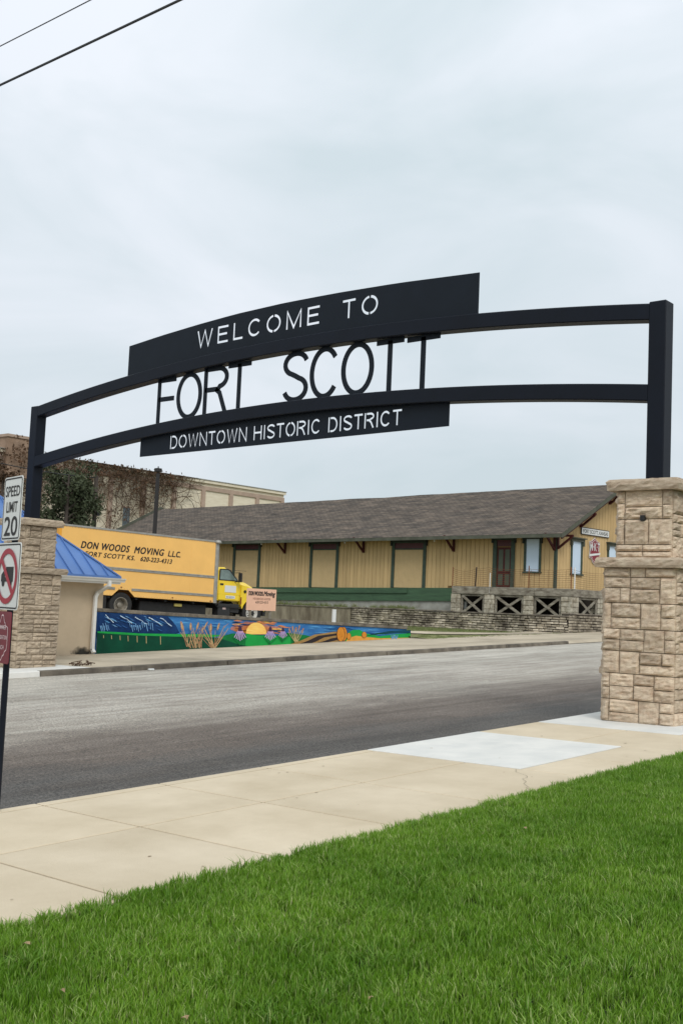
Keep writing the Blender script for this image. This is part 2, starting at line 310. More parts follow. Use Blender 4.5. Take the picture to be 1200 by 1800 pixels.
slab(side, M_conc_new, 9.98, 12.26, 5.95, 7.95, dz=.003)
slab(side, M_concrete, 9.98, 11.1, 5.12, 5.95); slab(side, M_concrete, 11.1, 12.26, 5.12, 5.95)
slab(side, M_concrete, 12.26, 13.75, 6.61, 7.95); slab(side, M_concrete, 12.26, 13.75, 5.12, 6.61)
slab(side, M_conc_new, 13.75, 17.1, 5.90, 7.95, dz=.003); slab(side, M_concrete, 13.75, 15.2, 5.12, 5.90); slab(side, M_concrete, 15.2, 17.1, 5.12, 5.90)
for k in range(14):
    slab(side, M_concrete, 17.1+1.5*k, 18.6+1.5*k, 5.12, 6.61); slab(side, M_concrete, 17.1+1.5*k, 18.6+1.5*k, 6.61, 7.95)
M_stain = mat('pavement stain', (.33, .26, .17), .92, col2=(.47, .38, .27), vscale=6, spec=.2)
def crack(pts, w=.003):
    b = MB()
    for (x0, y0), (x1, y1) in zip(pts[:-1], pts[1:]):
        d = np.array([x1-x0, y1-y0]); d = d/np.linalg.norm(d); nn = np.array([-d[1], d[0]])*w/2
        b.add([(x+sx*nn[0], y+sx*nn[1], P0(x, y)+.0045) for x, y, sx in ((x0, y0, -1), (x1, y1, -1), (x1, y1, 1), (x0, y0, 1))], [(0, 1, 2, 3)])
    b.build('crack', M_joint, side)
rc = random.Random(2)
for (x0, y0, dx, dy, n_) in ((8.9, 5.15, .10, .14, 9),):
    pts = [(x0, y0)]
    for k in range(n_): pts.append((pts[-1][0]+dx*rc.uniform(.3, 1.6), pts[-1][1]+dy*rc.uniform(-.2, 1.4)))
    crack([p for p in pts if p[1] < 7.8])
for k in range(26):
    x, y = rc.uniform(2.5, 13.5), rc.uniform(5.3, 7.7); r_ = rc.uniform(.005, .016); b = MB(); b.add([(x+r_*math.cos(a)*rc.uniform(.6, 2.2), y+r_*math.sin(a), P0(x, y)+.0042) for a in np.linspace(0, 5.4, 7)], [tuple(range(7))]); b.build('stain', M_stain, side)
# far pavement with its kerb
far = tag(thing('far_pavement', (25, 22.5, P0(25, 22.5)), None, None), kind='structure')
def walk_back(x): return 25.02+max(0, x-19.4)*.073 if x > 19.4 else 25.02
xs = [4+2.4*k for k in range(30)]
for i in range(len(xs)-1):
    new = xs[i+1] < 17
    slab(far, M_conc_new if new else M_conc_far, xs[i], xs[i+1], 20.80, 22.4, gap=.012)
    x0, x1 = xs[i]+.006, xs[i+1]-.006
    y0 = walk_back(x0)-.0; y1 = walk_back(x1)
    b = MB(); b.add([(x0, 22.41, P0(x0, 22.41)), (x1, 22.41, P0(x1, 22.41)), (x1, y1, P0(x1, y1)), (x0, y0, P0(x0, y0)), (x0, 22.41, P0(x0, 22.4)-.14), (x1, 22.41, P0(x1, 22.4)-.14), (x1, y1, P0(x1, y1)-.14), (x0, y0, P0(x0, y0)-.14)], [(0, 1, 2, 3), (0, 4, 5, 1), (1, 5, 6, 2), (2, 6, 7, 3), (3, 7, 4, 0)])
    b.build('slab', M_conc_far, far)
kx = 2.0
while kx < 37.6:
    ln = 2.5 if kx < 16 else random.choice([2.2, 3.1, 1.6, 3.6]); x1 = min(kx+ln, 37.8)
    mm = M_conc_new if x1 < 17 else M_curb_old; b = MB(); j = random.uniform(-.012, .012) if mm is M_curb_old else 0
    a0, a1 = kx+.012, x1-.012; y0, y1 = 20.60+j, 20.79
    vs = []
    for (x, y, dz) in ((a0, y0, -.16), (a1, y0, -.16), (a1, y1, -.16), (a0, y1, -.16), (a0, y0+.02, .0), (a1, y0+.02, .0), (a1, y1, .004), (a0, y1, .004)): vs.append((x, y, P0(x, y)+dz+(j*.4 if dz >= 0 else 0)))
    b.hexa(vs); b.build('kerb_stone', mm, far, bevel=.012); kx = x1
# driveway apron past the kerb end
b = MB(); b.add([(37.8, 20.6, P0(37.8, 20.6)-.1), (90, 20.6, P0(90, 20.6)-.1), (90, 20.8, P0(90, 20.8)-.003), (37.8, 20.8, P0(37.8, 20.8)-.003)], [(0, 1, 2, 3)]); b.build('apron', M_conc_far, far)
def lot_z(x, y):
    p = P0(x, y)-.02
    if x < 35.0: return -.80
    s = min(1, max(0, (y-24.6-max(0, x-35)*.02)/3.4)); s = s*s*(3-2*s); t = min(1, max(0, (x-34.9)/1.5))
    z = p*(1-s)+(-.82)*s
    return z
sheet('parking_lot', M_lot, 15.5, 35.05, 26.9, 90, lambda x, y: -.80, 4, 4)
def path_col():
    m = mat('grass and path ground', (.13, .165, .055), .95, col2=(.24, .22, .11), vscale=1.1, bump=.6, bscale=14, spec=.1); return m
sheet('grass_verge', path_col(), 35.02, 110, 24.0, 45, lot_z, 60, 24)

def strip(name, m, pts, h=.03):
    b = MB(); n = len(pts); v0 = [(x, y, lot_z(x, y)+h) for x, y in pts]; v1 = [(x, y, lot_z(x, y)-.05) for x, y in pts]
    b.add(v0+v1, [tuple(range(n))]+[(i, i+n, (i+1) % n+n, (i+1) % n) for i in range(n)]); return b.build(name, m, kind='structure')
# narrow concrete path crossing the verge (many small spans so that it follows the ground)
b = MB(); prev = None
for k in range(31):
    x = 35.3+k*.45; y = 26.9-.105*(x-35.3)*1.25; w = .75+.02*k
    q = [(x, y-w/2, lot_z(x, y-w/2)+.035), (x, y+w/2, lot_z(x, y+w/2)+.035)]
    if prev: b.add([prev[0], q[0], q[1], prev[1]], [(0, 1, 2, 3)])
    prev = q
b.build('path', M_conc_far, kind='structure')

# ---------------------------------------------------------------- sandstone pillars
def stone_face(parent, m, O, U, Nn, width, z0, z1, rs, skip=None, corner=0.0):
    """random ashlar on one face; every stone is its own rock-faced block"""
    O = np.array(O, float); U = np.array(U, float); Nn = np.array(Nn, float)
    z = z0; n = 0
    bands = []
    while z < z1-.01:
        h = rs.choice([.12, .19, .26, .31, .36]); 
        if z1-(z+h) < .13: h = z1-z
        if h > .45: h = h/2
        bands.append((z, min(h, z1-z))); z += h
    for (zb, hb) in bands:
        u = 0.0
        while u < width-.01:
            w = max(hb*.75, rs.choice([.22, .30, .36, .44, .56])) if u > 0 else rs.choice([.12, .26, .40])
            if width-(u+w) < .13: w = width-u
            cells = []
            if hb > .18 and rs.random() < .62:
                hs = rs.uniform(.4, .6)*hb
                if w > .36 and rs.random() < .6:
                    k = rs.uniform(.35, .65)*w
                    if rs.random() < .5: cells = [(u, zb, k, hs), (u+k, zb, w-k, hs), (u, zb+hs, w, hb-hs)]
                    else: cells = [(u, zb, w, hs), (u, zb+hs, k, hb-hs), (u+k, zb+hs, w-k, hb-hs)]
                else: cells = [(u, zb, w, hs), (u, zb+hs, w, hb-hs)]
            else: cells = [(u, zb, w, hb)]
            for (cu_, cz, cw, ch) in cells:
                if skip and cu_ < skip[1] and cu_+cw > skip[0] and cz < skip[3] and cz+ch > skip[2]:
                    # shorten the stone so that the hole stays open
                    if cu_+cw/2 < (skip[0]+skip[1])/2: cw = max(.05, skip[0]-cu_)
                    else: d = skip[1]-cu_; cu_ += d; cw = max(.05, cw-d)
                g = .0055; nx = max(3, min(14, int(cw/.032))); nzz = max(3, min(9, int(ch/.027)))
                sd_ = rs.uniform(0, 100); proud = rs.uniform(.010, .040); tilt = rs.uniform(-.30, .30); vs = []; fs = []
                for j in range(nzz+1):
                    for i in range(nx+1):
                        a, c = i/nx, j/nzz; uu = cu_+g+(cw-2*g)*a; ww = cz+g+(ch-2*g)*c
                        edge = min(a, 1-a)*cw; edz = min(c, 1-c)*ch
                        rise = min(1, edge/.02)*min(1, edz/.02)
                        ins = (0 if 0 < i < nx and 0 < j < nzz else 1)
                        d = .012+rise*(proud+.022*nz(uu*8+sd_, ww*18, 3)+.022*nz(uu*17, ww*40+sd_, 9)+tilt*(c-.5)*ch*.5)
                        if ins: d = .010+.004*nz(uu*20, ww*20, sd_)
                        vs.append(O+U*uu+Nn*d+np.array([0, 0, ww]))
                k = len(vs)
                for j in range(nzz):
                    for i in range(nx): fs.append((j*(nx+1)+i, j*(nx+1)+i+1, (j+1)*(nx+1)+i+1, (j+1)*(nx+1)+i))
                rim = [i for i in range(nx+1)]+[(j*(nx+1)+nx) for j in range(1, nzz+1)]+[nzz*(nx+1)+i for i in range(nx-1, -1, -1)]+[j*(nx+1) for j in range(nzz-1, 0, -1)]
                for r_ in rim: vs.append(np.array(vs[r_])-Nn*(.05+.0))
                m_ = len(rim)
                for q in range(m_): fs.append((rim[q], k+q, k+(q+1) % m_, rim[(q+1) % m_]))
                b = MB(); b.add(vs, fs); b.build('stone', m, parent, smooth=False); n += 1
            u += w
    return n
def rough_slab(parent, name, m, cx, cy, half, z0, z1, rs):
    b = MB(); n = 14; ring = []
    loop = []
    for s_, (dx, dy) in enumerate(((1, 0), (0, 1), (-1, 0), (0, -1))):
        for k in range(n):
            t = -half+2*half*k/n
            p = {0: (t, -half, 0, -1), 1: (half, t, 1, 0), 2: (-t, half, 0, 1), 3: (-half, -t, -1, 0)}[s_]; loop.append(p)
    rows = [0, .25, .5, .75, 1]; R = len(loop); vs = []
    for j, r_ in enumerate(rows):
        for (x, y, ax, ay) in loop:
            d = .016*nz(x*11+cx, y*11+cy, r_*5)+.02*nz(x*27, y*27+cx, r_*9) + (.0 if r_ in (0, 1) else .016)
            if r_ == 1: d -= .012
            if r_ == 0: d = .004
            zz = z0+(z1-z0)*r_+(.006*nz(x*14, y*14, 4+cx) if 0 < r_ else 0); sc = (half+d)/half
            vs.append((cx+x*sc, cy+y*sc, zz))
    fs = []
    for j in range(len(rows)-1):
        for i in range(R): fs.append((j*R+i, j*R+(i+1) % R, (j+1)*R+(i+1) % R, (j+1)*R+i))
    vs.append((cx, cy, z1+.004)); vs.append((cx, cy, z0)); k = len(vs)
    for i in range(R):
        fs.append(((len(rows)-1)*R+i, (len(rows)-1)*R+(i+1) % R, k-2)); fs.append(((i+1) % R, i, k-1))
    b.add(vs, fs); return b.build(name, m, parent)
HP = 3.4; W1, W2, H1 = 1.107, .869, 2.146
def pillar(cx, cy, zb, m, label, seed, hole=False):
    rs = random.Random(seed); t = thing('stone_pillar', (cx, cy, zb), label, 'pillar', 'rock faced sandstone pillars carrying the arch')
    b = MB(); w = W1/2-.03; b.box(cx-w, cx+w, cy-w, cy+w, zb-.15, zb+H1); w = W2/2-.03; b.box(cx-w, cx+w, cy-w, cy+w, zb+H1+.14, zb+HP-.16); b.build('core', M_mortar, t)
    for half, z0, z1, lab in ((W1/2-.02, zb, zb+H1, 0), (W2/2-.02, zb+H1+.14, zb+HP-.16, 1)):
        wd = 2*half
        sk = (hole and lab)
        # front (-X), left to right as seen from the road: from +Y to -Y
        stone_face(t, m, (cx-half, cy+half, 0), (0, -1, 0), (-1, 0, 0), wd, z0, z1, rs)
        stone_face(t, m, (cx-half, cy-half, 0), (1, 0, 0), (0, -1, 0), wd, z0, z1, rs)
        stone_face(t, m, (cx+half, cy-half, 0), (0, 1, 0), (1, 0, 0), wd, z0, z1, rs)
        stone_face(t, m, (cx+half, cy+half, 0), (-1, 0, 0), (0, 1, 0), wd, z0, z1, rs)
        if sk:
            b = MB(); y = cy+half-.415; b.box(cx-half-.078, cx-half+.0, y-.032, y+.032, z0+.525, z0+.60); b.build('electrical_box', M_print, t)
    rough_slab(t, 'ledge', m, cx, cy, W1/2+.075, zb+H1, zb+H1+.14, rs)
    rough_slab(t, 'cap', m, cx, cy, W2/2+.085, zb+HP-.16, zb+HP, rs)
    return t
XA, YR, YL, ZR, ZL = 15.084, 6.862, 22.188, -1.4155, -1.682
pillar(XA, YR, ZR, M_sandstone, 'near sandstone pillar standing on a fresh white concrete slab beside the lawn', 11, hole=True)
pillar(XA, YL, ZL, M_sandstone_far, 'far darker sandstone pillar across the road in front of the blue roofed building', 5)

# ---------------------------------------------------------------- the welcome arch
arch = thing('welcome_arch', (XA, YR, ZR+HP), 'dark steel welcome arch with cut out lettering spanning the road between two stone pillars', 'arch')
PS = .132
for yc, zb in ((YR, ZR), (YL, ZL)):
    b = MB(); b.box(XA-PS, XA+PS, yc-PS, yc+PS, zb+HP+.005, zb+6.043); b.build('post', M_steel, arch, bevel=.012)
    b = MB(); b.box(XA-.17, XA+.17, yc-.17, yc+.17, zb+HP-.004, zb+HP+.016); b.build('base_plate', M_steel, arch)
def t_of(y): return (y-6.98)/(21.95-6.98)
def up_top(y): t = t_of(y); return 4.605*(1-t)+4.375*t+1.96*t*(1-t)
def lo_top(y): t = t_of(y); return 3.41*(1-t)+3.19*t+1.92*t*(1-t)
BH = .245
def arc_beam(name, f):
    b = MB(); n = 48; ys = np.linspace(YR+PS-.003, YL-PS+.003, n+1); h = .1285; vs = []
    c = .014
    for y in ys:
        z = f(y); vs += [(XA-h+c, y, z-BH), (XA+h-c, y, z-BH), (XA+h, y, z-BH+c), (XA+h, y, z-c), (XA+h-c, y, z), (XA-h+c, y, z), (XA-h, y, z-c), (XA-h, y, z-BH+c)]
    fs = [tuple(range(8)), tuple(8*n+k for k in range(7, -1, -1))]
    for i in range(n):
        for k in range(8): fs.append((8*i+k, 8*i+(k+1) % 8, 8*i+8+(k+1) % 8, 8*i+8+k))
    b.add(vs, fs); return b.build(name, M_steel, arch, bevel=0)
arc_beam('upper_beam', up_top); arc_beam('lower_beam', lo_top)
def arcp(cx, cy, rx, ry, a0, a1, n=18): return [(cx+rx*math.cos(math.radians(a0+(a1-a0)*i/n)), cy+ry*math.sin(math.radians(a0+(a1-a0)*i/n))) for i in range(n+1)]
GW = dict(W=1.30, E=.86, L=.76, C=1.0, O=1.06, M=1.10, T=.86, D=.96, N=.96, H=.95, I=.26, S=.90, R=.96)
def stencil(ch, w, h, s):     # centre lines of a stencil alphabet, no closed counters
    q = s/2; g = s*.32
    if ch == 'W': return [[(q, h), (w*.27, q*.2), (w*.5, h-q*.5), (w*.73, q*.2), (w-q, h)]]
    if ch == 'E': return [[(w, h-q), (q, h-q), (q, q), (w, q)], [(q, h*.52), (w*.9, h*.52)]]
    if ch == 'L': return [[(q, h), (q, q), (w, q)]]
    if ch == 'M': return [[(q, 0), (q, h-q*.3), (w*.5, q), (w-q, h-q*.3), (w-q, 0)]]
    if ch == 'N': return [[(q, 0), (q, h-q*.3), (w-q, q*.3), (w-q, h)]]
    if ch == 'H': return [[(q, 0), (q, h)], [(w-q, 0), (w-q, h)], [(q, h*.52), (w-q, h*.52)]]
    if ch == 'I': return [[(w/2, 0), (w/2, h)]]
    if ch == 'T': return [[(w/2, 0), (w/2, h-q)], [(0, h-q), (w, h-q)]]
    if ch == 'C': return [arcp(w/2, h/2, w/2-q, h/2-q, 40, 320, 26)]
    if ch == 'O': return [arcp(w/2, h/2, w/2-q, h/2-q, 94.5, 265.5, 20), arcp(w/2, h/2, w/2-q, h/2-q, -85.5, 85.5, 20)]
    if ch == 'D': return [[(q, 0), (q, h)], [(s+g, h-q), (w*.45, h-q)]+arcp(w*.45, h/2, w*.55-q, h/2-q, 80, -80, 16)+[(w*.45, q), (s+g, q)]]
    if ch == 'R': return [[(q, 0), (q, h)], [(s+g, h-q), (w*.58, h-q)]+arcp(w*.58, h*.76, w*.42-q, h*.24-q, 80, -80, 10)+[(w*.58, h*.52), (s+g, h*.52)], [(w*.50, h*.50), (w*.68, h*.38), (w-q, 0)]]
    if ch == 'S': return [arcp(w/2, h*.745, w/2-q, h*.255-q, 15, 250, 16)+[(w*.5, h*.51)]+arcp(w/2, h*.262, w/2-q, h*.262-q, 70, -165, 18)]
def ribbon(st, s):
    n = len(st); Lf, Rt = [], []
    for i in range(n):
        p = np.array(st[i]); a = np.array(st[max(0, i-1)]); c = np.array(st[min(n-1, i+1)]); d1 = p-a; d2 = c-p
        if np.linalg.norm(d1) < 1e-9: d1 = d2
        if np.linalg.norm(d2) < 1e-9: d2 = d1
        d1 = d1/np.linalg.norm(d1); d2 = d2/np.linalg.norm(d2); nn = np.array([-d1[1]-d2[1], d1[0]+d2[0]]); nn /= max(.2, np.linalg.norm(nn)); k = 1/max(.42, nn[0]*-d1[1]+nn[1]*d1[0])
        Lf.append(p+nn*k*s/2); Rt.append(p-nn*k*s/2)
    return Lf, Rt
def stencil_cutter(tx, yl, yr, zl, zr, cap, s, xc, bend, gapk):
    ws = [(GW[c] if c != ' ' else (.75 if gapk > .3 else .45)) for c in tx]; tot = sum(ws)+gapk*(len(tx)-1); un = (yl-yr)/tot; u = 0; b = MB()
    for c, wd in zip(tx, ws):
        if c != ' ':
            for st in stencil(c, wd*un, cap, s):
                Lf, Rt = ribbon(st, s)
                for i in range(len(st)-1):
                    q = [Lf[i], Lf[i+1], Rt[i+1], Rt[i]]; f0 = (u+wd/2)/tot
                    b.prism([(v[0], v[1]) for v in q], xc-.2, xc+.2, lambda uu, d, z: (d, yl-u*un-uu, zl+(zr-zl)*f0+(zr-zl)/(yl-yr)*(uu-wd*un/2)+bend*4*f0*(1-f0)+z))
        u += wd+gapk
    return b
# sheet panels with the words cut right through them
def cut_panel(name, poly, xc, th, texts, bridges):
    """poly in (y, z) world coordinates; texts: (string, y_left, y_right, z_left, z_right, cap_height, spacing)"""
    b = MB(); b.prism([(-y, z) for y, z in poly], xc-th/2, xc+th/2, lambda u, d, w: (d, -u, w)); o = b.build(name, M_steel_plate, arch)
    og = np.array(origin(arch))
    for (tx, yl, yr, zl, zr, cap, sp, bend) in texts:
        cb = stencil_cutter(tx, yl, yr, zl, zr, cap, cap*.132, xc, bend, sp); og3 = origin(arch)
        # union the stroke pieces first, then cut
        me = bpy.data.meshes.new('cutter'); me.from_pydata((np.array(cb.v)-np.array(og3)).tolist(), [], cb.f)
        bm = bmesh.new(); bm.from_mesh(me); bmesh.ops.recalc_face_normals(bm, faces=bm.faces); bm.to_mesh(me); bm.free()
        c = bpy.data.objects.new('cutter', me); COL.objects.link(c); c.parent = arch
        md = o.modifiers.new('b', 'BOOLEAN'); md.operation = 'DIFFERENCE'; md.solver = 'EXACT'; md.use_self = True; md.object = c
        bpy.context.view_layer.update(); dg = bpy.context.evaluated_depsgraph_get(); nm = bpy.data.meshes.new_from_object(o.evaluated_get(dg))
        o.modifiers.clear(); o.data = nm; bpy.data.objects.remove(c)
    for (y, z0, z1) in bridges:
        b = MB(); b.box(xc-th/2+.001, xc+th/2-.001, y-.009, y+.009, z0, z1); b.build('stencil_bridge', M_steel_plate, arch)
    return o
KP = XA/(XA-.129)          # the panels sit on the beam's centre line
ys = np.linspace(9.95, 18.83, 25)
topz = lambda y: np.interp(y, [9.95, 11.6, 13.0, 14.3, 15.6, 16.66, 17.8, 18.85], [5.55, 5.635, 5.67, 5.675, 5.64, 5.575, 5.485, 5.38])
poly = [(y, up_top(y)-.02) for y in ys]+[(y, float(topz(y))) for y in ys[::-1]]
poly = [(y*KP, z*KP) for y, z in poly]
wel = [('WELCOME TO', 16.70*KP, 12.05*KP, 5.085*KP, 5.165*KP, .35, .40, .02)]
cut_panel('welcome_panel', poly, XA, .014, wel, [])
poly = [(10.45, 3.045), (18.27, 2.955)]+[(y, lo_top(y)-BH+.02) for y in np.linspace(18.27, 10.45, 25)]
poly = [(y*KP, z*KP if i < 2 else z) for i, (y, z) in enumerate(poly)]
cut_panel('district_panel', poly, XA, .014, [('DOWNTOWN HISTORIC DISTRICT', 17.34*KP, 11.43*KP, 3.065*KP, 3.140*KP, .275, .16, 0)], [])
# stand-alone letters between the beams, drawn as constant-width strokes
def arcp(cx, cy, rx, ry, a0, a1, n=18): return [(cx+rx*math.cos(math.radians(a0+(a1-a0)*i/n)), cy+ry*math.sin(math.radians(a0+(a1-a0)*i/n))) for i in range(n+1)]
def strokes(ch, w, h, s):
    q = s/2
    if ch == 'F': return [[(q, 0), (q, h)], [(q, h-q), (w, h-q)], [(q, h*.54), (w*.92, h*.54)]]
    if ch == 'T': return [[(w/2, 0), (w/2, h-q)], [(0, h-q*1.3), (w, h-q*1.3)]]
    if ch == 'O': return [arcp(w/2, h/2, w/2-q, h/2-q, 0, 360, 40)]
    if ch == 'C': return [arcp(w/2, h/2, w/2-q, h/2-q, 38, 322, 34)]
    if ch == 'R': return [[(q, 0), (q, h)], [(q, h-q), (w*.60, h-q)]+arcp(w*.60, h*.76, w*.40-q, h*.24-q, 80, -80, 12)+[(w*.60, h*.52), (q, h*.52)], [(w*.50, h*.52), (w*.66, h*.44), (w-q, 0)]]
    if ch == 'S': return [arcp(w/2, h*.745, w/2-q, h*.255-q, 15, 250, 18)+[(w*.5, h*.51)]+arcp(w/2, h*.262, w/2-q, h*.262-q, 70, -165, 20)]
def letter(ch, yl, yr):
    w = yl-yr; yc = (yl+yr)/2; zb = lo_top(yc)-.012; h = up_top(yc)-BH+.012-zb; s = .098; b = MB()
    for st in strokes(ch, w, h, s):
        n = len(st); closed = (abs(st[0][0]-st[-1][0])+abs(st[0][1]-st[-1][1])) < 1e-6
        Lf, Rt = [], []
        for i in range(n):
            p = np.array(st[i]); a = np.array(st[i-1] if i else (st[-2] if closed else st[0])); c = np.array(st[i+1] if i < n-1 else (st[1] if closed else st[-1]))
            d1 = p-a; d2 = c-p
            if np.linalg.norm(d1) < 1e-9: d1 = d2
            if np.linalg.norm(d2) < 1e-9: d2 = d1
            d1 /= np.linalg.norm(d1); d2 /= np.linalg.norm(d2); nn = np.array([-d1[1]-d2[1], d1[0]+d2[0]]); nn /= max(.35, np.linalg.norm(nn)); k = 1/max(.6, nn[0]*-d1[1]+nn[1]*d1[0])
            Lf.append(p+nn*k*s/2); Rt.append(p-nn*k*s/2)
        for i in range(n-1):
            q = [Lf[i], Lf[i+1], Rt[i+1], Rt[i]]
            b.prism([(v[0], v[1]) for v in q], XA-.009, XA+.009, lambda u, d, z: (d, yl-u, zb+z))
    b.build('letter_'+ch.lower(), M_steel_plate, arch)
for ch, a, c in (('F', 17.97, 17.41), ('O', 17.37, 16.61), ('R', 16.56, 15.86), ('T', 15.87, 15.24), ('S', 14.38, 13.74), ('C', 13.70, 12.98), ('O', 12.94, 12.19), ('T', 12.14, 11.54), ('T', 11.47, 10.78)): letter(ch, a, c)

# ---------------------------------------------------------------- signs on a post by the near kerb
sg = thing('road_sign_post', (5.31, 7.80, P0(5.3, 7.8)), 'dark post by the near kerb with speed limit 20, no trucks and maroon signs', 'road sign')
SA = math.radians(77.0); SU = np.array([-math.cos(SA), -math.sin(SA), 0]); SNn = np.array([-math.sin(SA), math.cos(SA), 0])   # left-to-right, and towards the reader
SV = np.array([0, 0, 1.0]); SC = np.array([5.175, 7.888, 0])
b = MB(); b.tube([(5.212, 7.878, P0(5.2, 7.9)-.02), (5.212, 7.878, .95)], .026, 10); b.build('post', M_steel, sg)
def plate(name, m, cx, z0, z1, w, r, th=.004, off=0., parent=None):
    pl = []; hh = (z1-z0)/2; cz = (z0+z1)/2
    for (sx_, sz_, a0) in ((1, 1, 0), (-1, 1, 90), (-1, -1, 180), (1, -1, 270)):
        for k in range(5):
            a = math.radians(a0+22.5*k); pl.append((cx+sx_*(w/2-r)+r*math.cos(a), cz+sz_*(hh-r)+r*math.sin(a)))
    b = MB(); b.prism(pl, off, off+th, lambda u, d, z: tuple(SC+SU*u+SNn*d+np.array([0, 0, z]))); return b.build(name, m, parent or sg)
def ring_poly(name, m, outer, inner, off, parent, T):
    b = MB(); n = len(outer); b.add([T(u, off, z) for u, z in outer]+[T(u, off, z) for u, z in inner], [(i, (i+1) % n, n+(i+1) % n, n+i) for i in range(n)]); return b.build(name, m, parent)
def ST(u, d, z): return tuple(SC+SU*u+SNn*d+np.array([0, 0, z]))
def rrect(cx, cz, w, h, r):
    pl = []
    for (sx_, sz_, a0) in ((1, 1, 0), (-1, 1, 90), (-1, -1, 180), (1, -1, 270)):
        for k in range(5):
            a = math.radians(a0+22.5*k); pl.append((cx+sx_*(w/2-r)+r*math.cos(a), cz+sz_*(h/2-r)+r*math.sin(a)))
    return pl
W_, z0, z1 = .405, .425, .945
p1 = plate('speed_limit_panel', M_signwhite, 0, z0, z1, W_, .03); cz = (z0+z1)/2
ring_poly('border', M_print, rrect(0, cz, W_-.02, z1-z0-.02, .026), rrect(0, cz, W_-.042, z1-z0-.042, .018), .006, p1, ST)
for tx, zz, hh, ww in (('SPEED', .785, .085, .315), ('LIMIT', .655, .085, .245), ('20', .465, .155, .29)):
    text_on('lettering', tx, M_print, p1, ST(0, .004, zz), SU, SV, hh, ww, offset=.012, align='CENTER', proud=.0025)
W_, z0, z1 = .53, -.135, .405
p2 = plate('no_trucks_panel', M_signwhite, 0, z0, z1, W_, .035); cz = (z0+z1)/2
ring_poly('border', M_print, rrect(0, cz, W_-.02, z1-z0-.02, .03), rrect(0, cz, W_-.042, z1-z0-.042, .022), .006, p2, ST)
b = MB(); b.cur = 0
tr = [(-.13, cz-.045), (-.13, cz+.01), (-.085, cz+.04), (-.05, cz+.04), (-.05, cz-.01), (-.03, cz-.01), (-.03, cz+.075), (.13, cz+.075), (.13, cz-.045)]
b.prism(tr, .006, .0075, ST); b.lathe(ST(.08, .0066, cz-.055), SNn, [(.03, 0), (.03, .001)], 14); b.lathe(ST(-.08, .0066, cz-.055), SNn, [(.03, 0), (.03, .001)], 14); b.build('truck_symbol', M_print, p2)
ca = [(math.cos(2*math.pi*k/40), math.sin(2*math.pi*k/40)) for k in range(40)]
ring_poly('prohibition_ring', M_signred, [(c*.225, cz+s*.225) for c, s in ca], [(c*.18, cz+s*.18) for c, s in ca], .0095, p2, ST)
b = MB(); k = .2*.7071; b.prism([(-k-.016, cz+k-.016), (k-.016, cz-k-.016), (k+.016, cz-k+.016), (-k+.016, cz+k+.016)], .0095, .0100, ST); b.build('prohibition_bar', M_signred, p2)
W_, z0, z1 = .37, -.565, -.15
p3 = plate('maroon_panel', M_signmaroon, -.035, z0, z1, W_, .03); cz = (z0+z1)/2; c0 = -.035
def crest(k):
    half = [(0, .185), (.022, .178), (.034, .150), (.05, .125), (.066, .118), (.075, .10), (.10, .092), (.125, .085), (.135, .06), (.135, -.06), (.125, -.10), (.09, -.115), (.078, -.14), (.045, -.155), (.02, -.185), (0, -.192)]
    full = half+[(-x, y) for x, y in half[-2:0:-1]]
    return [(c0+x*k, cz+y*k) for x, y in full]
ring_poly('crest_outline', M_signpink, crest(1.0), crest(.94), .0062, p3, ST)
for tx, zz, ww in (('SUMMER', cz+.065, .19), ('FOUNDATION', cz-.015, .245), ('ARCH', cz-.095, .13)):
    text_on('lettering', tx, M_signpink, p3, ST(c0, .004, zz), SU, SV, .032, ww, offset=.01, align='CENTER', proud=.0025)
# cables across the road, high up
for zc, r_, lab in ((9.0, .021, 'thicker lower overhead cable crossing the sky at upper left'), (9.75, .010, 'thin upper overhead cable crossing the sky at upper left')):
    b = MB(); b.tube([(10.5+.0*y, y, zc+.0014*(y-16)**2*.25) for y in np.linspace(-14, 46, 31)], r_, 5); b.build('overhead_cable', M_wire, None, lab, 'cable')

# ---------------------------------------------------------------- blue roofed building across the road
bl = thing('roadside_building', (17.5, 27, P0(17.5, 27)), 'small tan stucco building with a blue metal hip roof behind the far pillar', 'building')
BX, BY = 19.62, 25.2
b = MB(); b.box(8.0, BX, BY, 32.5, -2.1, .47); b.build('wall', M_stucco, bl)
EX, EY, EZ, PS_ = 19.86, 24.80, .57, .86
hk = 4.05; xl = 7.6; yb = EY+2*hk
b = MB(); A_ = (EX, EY, EZ); B_ = (xl, EY, EZ); R1 = (EX-hk, EY+hk, EZ+PS_*hk); R0 = (xl+hk, EY+hk, EZ+PS_*hk); C_ = (EX, yb, EZ); D_ = (xl, yb, EZ)
b.add([A_, B_, R0, R1, C_, D_], [(1, 0, 3, 2), (0, 4, 3), (4, 5, 2, 3), (5, 1, 2)]); b.add([(p[0], p[1], p[2]-.04) for p in (A_, B_, D_, C_)], [(0, 1, 2, 3)]); b.build('roof', M_roofblue, bl)
def seam(x):
    k = min(EX-x, hk, x-xl); b = MB(); nrm = np.array([0, -PS_, 1])/math.hypot(1, PS_)
    a = np.array([x, EY-.01, EZ])+nrm*.018; c = np.array([x, EY+k-.02, EZ+PS_*(k-.02)])+nrm*.018; b.beam(a, c, .022, .045, up=nrm); b.build('seam', M_roofblue, bl)
x = EX-.42
while x > xl+.4: seam(x); x -= .405
for (p, q) in ((A_, R1), (B_, R0), (R0, R1)):
    b = MB(); b.beam(np.array(p)+(0, 0, .02), np.array(q)+(0, 0, .02), .11, .035); b.build('hip_cap', M_roofblue, bl)
b = MB(); b.box(xl, EX+.02, EY-.03, EY-.012, EZ-.085, EZ+.02); b.build('drip_edge', M_roofblue, bl)
